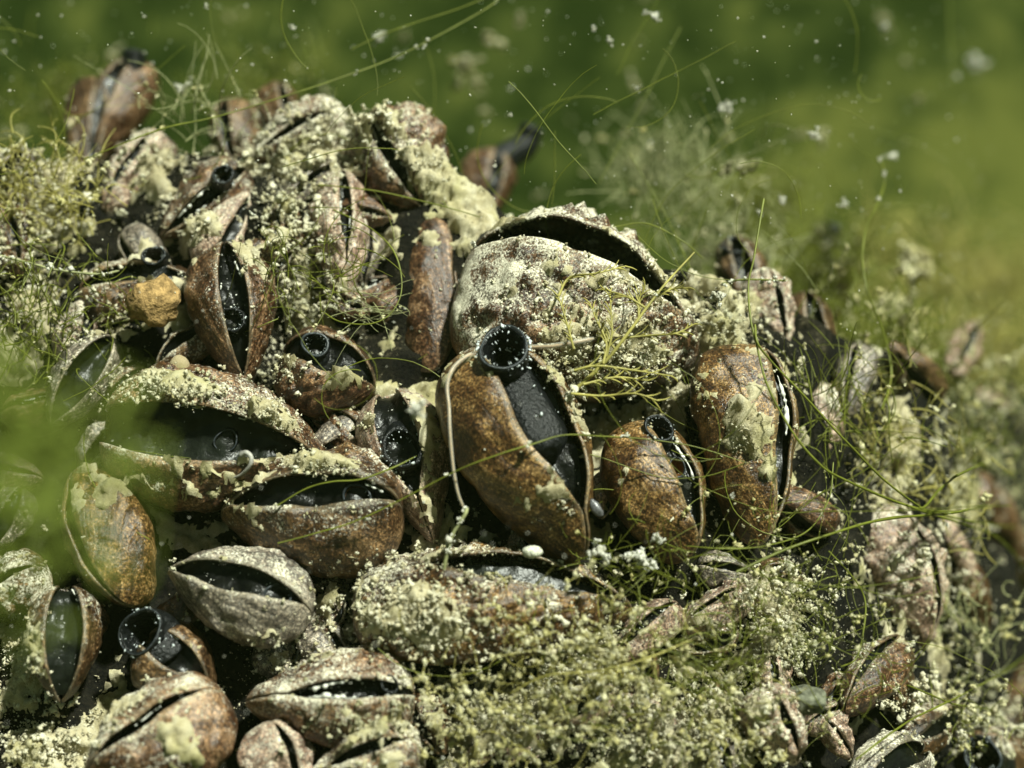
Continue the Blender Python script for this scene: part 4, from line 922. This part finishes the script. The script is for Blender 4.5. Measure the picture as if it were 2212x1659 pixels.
# ------------------------------------------------------------------ worm, lump, egg case, small creatures
def worm():
    pts = [(1003, 1102, 1.1), (988, 1060, 1.2), (978, 1000, 1.3), (972, 930, 1.4), (970, 880, 1.4), (966, 835, 1.4), (976, 800, 1.4), (1000, 775, 1.35), (1030, 762, 1.25), (1080, 755, 1.0), (1140, 750, 1.05), (1190, 748, 1.15), (1240, 740, 1.2), (1290, 730, 1.15)]
    C = spline([hit(*q) for q in pts], 130)
    s = np.linspace(0, 1, 130); R = 0.019 + 0.018 * s ** 1.5 + 0.004 * (vnoise(C, 9, 3) - 0.5); R[:4] *= np.linspace(0.4, 1, 4); R[-5:] *= np.linspace(1, 0.3, 5)
    m_, t, b = nt('worm_skin'); b.inputs['Base Color'].default_value = (0.52, 0.50, 0.42, 1); b.inputs['Roughness'].default_value = 0.3
    b.inputs['Alpha'].default_value = 0.3
    n = noise(t, 30, 3); bump(t, b, n.outputs[0], 0.4, 0.02)
    V, F = tube(C, R, 12); o = mk('worm', V, F, m_, None, C[0]); tag(o, 'thin pale see-through worm draped around the central mussel', 'worm')
    V, F = tube(C, R * (0.5 + 0.08 * np.sin(s * 300)), 8); mk('gut', V, F, plain('worm_gut', (0.32, 0.20, 0.09), 0.6, 0.3, 0.4, 8), o, C[0])
worm()

def lump(name, label, cat, px, py, off, rx, ry, rz, mat, amp=0.25, seed=1, group=None, base=ICO2, tilt=0.0, depth=None, sc_=1.6):
    V, F = lumpy(base, amp, seed, sc_); c = hit(px, py, off) if depth is None else at(px, py, depth)
    ca, sa = math.cos(math.radians(tilt)), math.sin(math.radians(tilt)); V = V * np.array([rx, ry, rz]) * PXU
    x_ = V[:, 0] * ca - V[:, 1] * sa; y_ = V[:, 0] * sa + V[:, 1] * ca
    W_ = c + x_[:, None] * RIGHT + y_[:, None] * UP - V[:, 2][:, None] * FWD
    o = mk(name, W_, F, mat, None, c, tone=np.full(len(V), 0.6)); tag(o, label, cat, group); return o

lump('round_lump', 'round tan lump sitting on the dull brown mussel', 'lump', 333, 650, 0.45, 52, 50, 50, plain('tan_crust', (0.26, 0.17, 0.07), 0.95, 0.1, 0.7, 12, 0.1), 0.55, 3, sc_=2.2)
lump('pebble', 'small tan pebble at the foot of the upright slit mussel', 'pebble', 388, 795, 0.5, 22, 28, 22, silt_mat('tan2', (0.2, 0.15, 0.07), (0.38, 0.3, 0.17), (0.6, 0.52, 0.34)), 0.2, 5)
lump('pebble', 'grey glassy pebble among silt near the bottom', 'pebble', 1745, 1512, 0.35, 36, 28, 30, plain('grey_pebble', (0.13, 0.135, 0.095), 0.8, 0.15, 0.7, 9, 0.06), 0.6, 6)
eg = lump('egg_case', 'small white striped oval egg case under the central mussel', 'egg', 1150, 1192, 0.85, 21, 13, 14, plain('egg_white', (0.50, 0.50, 0.40), 0.5, 0.4, 0.6, 30, 0.05), 0.12, 2)
lump('water_flea', 'tiny glassy water flea beside the central mussel', 'water flea', 1288, 1098, 0.95, 10, 20, 9, plain('flea_glass', (0.10, 0.10, 0.105), 0.25, 0.4, 0.6, 16), 0.3, 8, tilt=35)
gc = spline([hit(518, 985, 0.85), hit(532, 978, 0.92), hit(543, 990, 0.92), hit(538, 1008, 0.88), hit(522, 1024, 0.78), hit(505, 1032, 0.7)], 30)
V, F = tube(gc, 0.036 * np.array([0.5] + [1 - 0.7 * q for q in np.linspace(0, 1, 28)] + [0.1]) * (0.9 + 0.2 * vnoise(gc, 20, 4)), 10)
tag(mk('grub', V, F, plain('grub_white', (0.28, 0.27, 0.24), 0.45, 0.4, 0.3, 20), None, gc[0]), 'white comma shaped grub on the gaping mussel', 'grub')

# far blurred stalks on the flank
M_STALK = silt_mat('stalk_silt', (0.12, 0.11, 0.05), (0.30, 0.28, 0.13), (0.55, 0.52, 0.34), gamt=0.5)
def stalk(label, pts, r, seed):
    C = spline([hit(*q) for q in pts], 30); R = r * (0.7 + 0.7 * vnoise(C, 4, seed)); R[-3:] *= [0.9, 0.7, 0.3]
    V, F = tube(C, R, 12); V = V + (np.stack([vnoise(V, 6, seed + i) for i in range(3)], -1) - 0.5) * r * 0.9
    o = mk('silted_stalk', V, F, M_STALK, None, C[0], tone=np.full(len(V), 0.6)); tag(o, label, 'stalk', 'silted stalks on the far flank')
    bg = Bag(); i = rng.integers(0, len(V), 260); nr = V[i] - C[i // 12]; nr /= np.linalg.norm(nr, axis=1)[:, None] + 1e-9
    p, s2, tt = fluff(V[i], nr, 0.02 * 4 ** (rng.random(260) ** 1.5), rng.uniform(0.3, 1, 260)); crumbs(bg, p, s2, tt)
    tag(bg.build('silt_crumbs', M_SILT_G, o, C[0], smooth=False), kind='stuff')
stalk('yellowish silted stalk blurred under the flaky tipped thread', [(1975, 830, -2.4), (1965, 760, -2.2), (1950, 700, -2.2), (1925, 645, -2.2)], 0.15, 3)
stalk('grey white stalk tapering down to the thread crossing', [(2055, 930, -1.5), (2065, 990, -1.4), (2062, 1050, -1.2), (2048, 1105, -1.0)], 0.18, 7)
stalk('short pale stalk at the top of the yellow water patch', [(1985, 600, -2.5), (1978, 570, -2.5), (1970, 545, -2.5)], 0.11, 12)

# drifting flakes, each a small clot of silt
def flake(label, px, py, off, size, asp=1.6, tilt=0, group='silt flakes drifting in the water', mat=M_FLAKE, n=7, depth=None):
    c = hit(px, py, off) if depth is None else at(px, py, depth)
    bg = Bag(); r = size * PXU; ca, sa = math.cos(math.radians(tilt)), math.sin(math.radians(tilt))
    q = np.clip(rng.normal(size=(n, 3)), -1.5, 1.5) * 0.26; q[:, 1] *= asp
    w = np.stack([q[:, 0] * ca - q[:, 1] * sa, q[:, 0] * sa + q[:, 1] * ca, q[:, 2]], -1) * r * 0.8
    p = c + w[:, :1] * RIGHT + w[:, 1:2] * UP - w[:, 2:] * FWD
    if r > 0.03:
        nr = rng.normal(size=(n, 3)); nr /= np.linalg.norm(nr, axis=1)[:, None]
        p, s2, tt = fluff(p, nr, np.full(n, r * 0.55), rng.uniform(0.5, 1, n)); crumbs(bg, p, s2 * 0.9, tt)
    else: crumbs(bg, p, r * rng.uniform(0.25, 0.55, n), rng.uniform(0.5, 1, n))
    o = bg.build('silt_flake', mat, None, c); tag(o, label, 'flake', group)

for a_ in [('tall white flake clot at the top of the picture', 1413, 35, 0, 15, 1.7, 15), ('small white flake level with the double flake', 1281, 62, 0, 9, 1.2, 0), ('white flake of two joined clots near the top', 1316, 88, 0, 10, 2.0, -25),
           ('small bright flake below the double flake', 1375, 192, 0, 7, 1.5, 20), ('bright flake in front of the bent distant siphon', 1102, 248, 0.2, 6, 1.3, 0), ('tiny bright flake above the dark cleft', 1070, 357, 0.2, 6, 1.4, 20),
           ('hooked white flake in the green water', 1760, 290, -0.3, 13, 1.6, 20), ('white flake crowning the wavy upright thread', 1899, 345, 0.5, 8, 1.8, 10), ('white flake halfway down the thread tip', 1908, 375, 0.5, 8, 1.8, -10),
           ('white flake under the thread tip', 1897, 430, 0.5, 8, 1.8, -25), ('large white flake leaning beside the silted dome', 1552, 642, 0.9, 16, 1.9, -25), ('round white blurred speck in the dark cleft by the central mussel', 900, 885, 2.6, 20, 0.9, 0),
           ('small white flake over the slanting mussel', 546, 462, 0.8, 8, 1.2, 0), ('white flake at the pale tip of the crest mussel', 395, 190, -0.8, 16, 1.2, 0), ('large white flake below the central mussel tip', 1292, 1193, 1.1, 20, 1.2, 0),
           ('crumbly flake string on the dark valve below the white edged mussel', 1380, 1200, 1.0, 20, 1.2, 30), ('white flake next to the flake string', 1420, 1165, 1.0, 14, 1.8, 60), ('white flake hanging by the thread crossing', 2044, 1132, 1.5, 8, 1.4, 0),
           ('thin white curled flake on the broad brown mussel', 1582, 1073, 1.2, 7, 2.6, 10), ('white flake at the far upper corner', 2165, 365, -0.5, 9, 1.7, 25), ('white flake beside the upper corner thread', 2064, 163, -1.3, 11, 1.3, 0),
           ('soft clump of flakes in the upper corner', 2110, 135, -2.2, 26, 1.2, 20), ('blurred flake left of the upper corner clump', 1910, 58, -2.2, 14, 1.2, -20), ('blurred flake above the hooked flake', 1565, 230, -1.6, 17, 2.0, -40),
           ('yellow blurred flake clump over the silted dome', 1610, 365, -1.8, 26, 1.6, -60, 'silt flakes drifting in the water', M_STALK), ('blurred pale flake at the top left of the water', 820, 82, -1.6, 15, 1.3, 0), ('drifting silt wisp rising to the top', 1125, 45, -7.0, 20, 2.6, -20, 'silt flakes drifting in the water', M_STALK),
           ('cream silt wisp below the rising wisp', 1060, 95, -7.0, 24, 1.6, -50, 'silt flakes drifting in the water', M_STALK), ('cream silt cloud over the crest', 1000, 140, -7.0, 34, 0.7, 0, 'silt flakes drifting in the water', M_STALK), ('pale lumps under the cream silt cloud', 1030, 175, -7.0, 20, 0.8, 0, 'silt flakes drifting in the water', M_STALK),
           ('white flake drifting past the flaky tip', 1930, 340, -1.0, 14, 0.6, 10), ('flake by the second yellow mat edge', 1690, 430, -0.8, 12, 1.4, 0), ('flake above the dark blurred mussel', 1645, 462, -0.6, 10, 1.4, 20), ('flake just over the shadowy mussel', 1822, 440, -0.8, 11, 1.6, -20)]:
    flake(*a_)
for i in range(130):
    px, py = rng.uniform(-20, 2230), rng.uniform(-10, 560)
    if px < 950 and py > 260: continue
    flake('tiny pale flake adrift in the green water', px, py, rng.uniform(-3.5, 1.2), rng.uniform(1.5, 5.5) * (1 if rng.random() < 0.8 else 1.7), rng.uniform(0.8, 1.9), rng.uniform(-90, 90), n=5)
for i in range(34):
    flake('dim soft out of focus flake far out in the green water', rng.uniform(-20, 2230), rng.uniform(-10, 420), rng.uniform(-16, -6), rng.uniform(8, 22), rng.uniform(0.8, 2.4), rng.uniform(-90, 90), 'soft flakes far out in the water', M_STALK, n=6)
bg = Bag(); hr = np.random.default_rng(5)
for i in range(190):
    px, py = (hr.uniform(1150, 2300), hr.uniform(150, 1650)) if i < 140 else (hr.uniform(-50, 1300), hr.uniform(30, 1000))
    p = hit(px, py, hr.uniform(-1.5, 1.3) if py < 900 else hr.uniform(0.5, 1.3)); an = hr.uniform(0, 2 * math.pi); cv = hr.normal() * 0.09; ln = hr.uniform(90, 420) * PXU; C = [p]; dz = hr.normal() * 0.15
    for q in range(17):
        an += cv + hr.normal() * 0.05
        C.append(C[-1] + (math.cos(an) * RIGHT + math.sin(an) * UP - dz * FWD) * ln / 17)
    V, F = tube(np.array(C), hr.uniform(0.0035, 0.0075), 3); bg.add(V, F)
o = bg.build('hair_algae', M_ALGA); tag(o, 'hair fine green algal filaments drifting everywhere over the bank', kind='stuff')
bg = Bag(); pos = []
for i in range(1300):
    px, py = hr.uniform(-60, 2270), hr.uniform(-60, 1700) * (1 if i % 3 == 0 else 0.42)
    pos.append(hit(px, py, hr.uniform(0.9, 3.5) if py > 600 else hr.uniform(-4, 2.5)))
crumbs(bg, np.array(pos), hr.uniform(0.003, 0.012, 1300), hr.uniform(0.5, 1, 1300))
o = bg.build('suspended_specks', M_FLAKE); tag(o, 'fine pale specks hanging in the water', kind='stuff')
print('objects', len(bpy.data.objects))
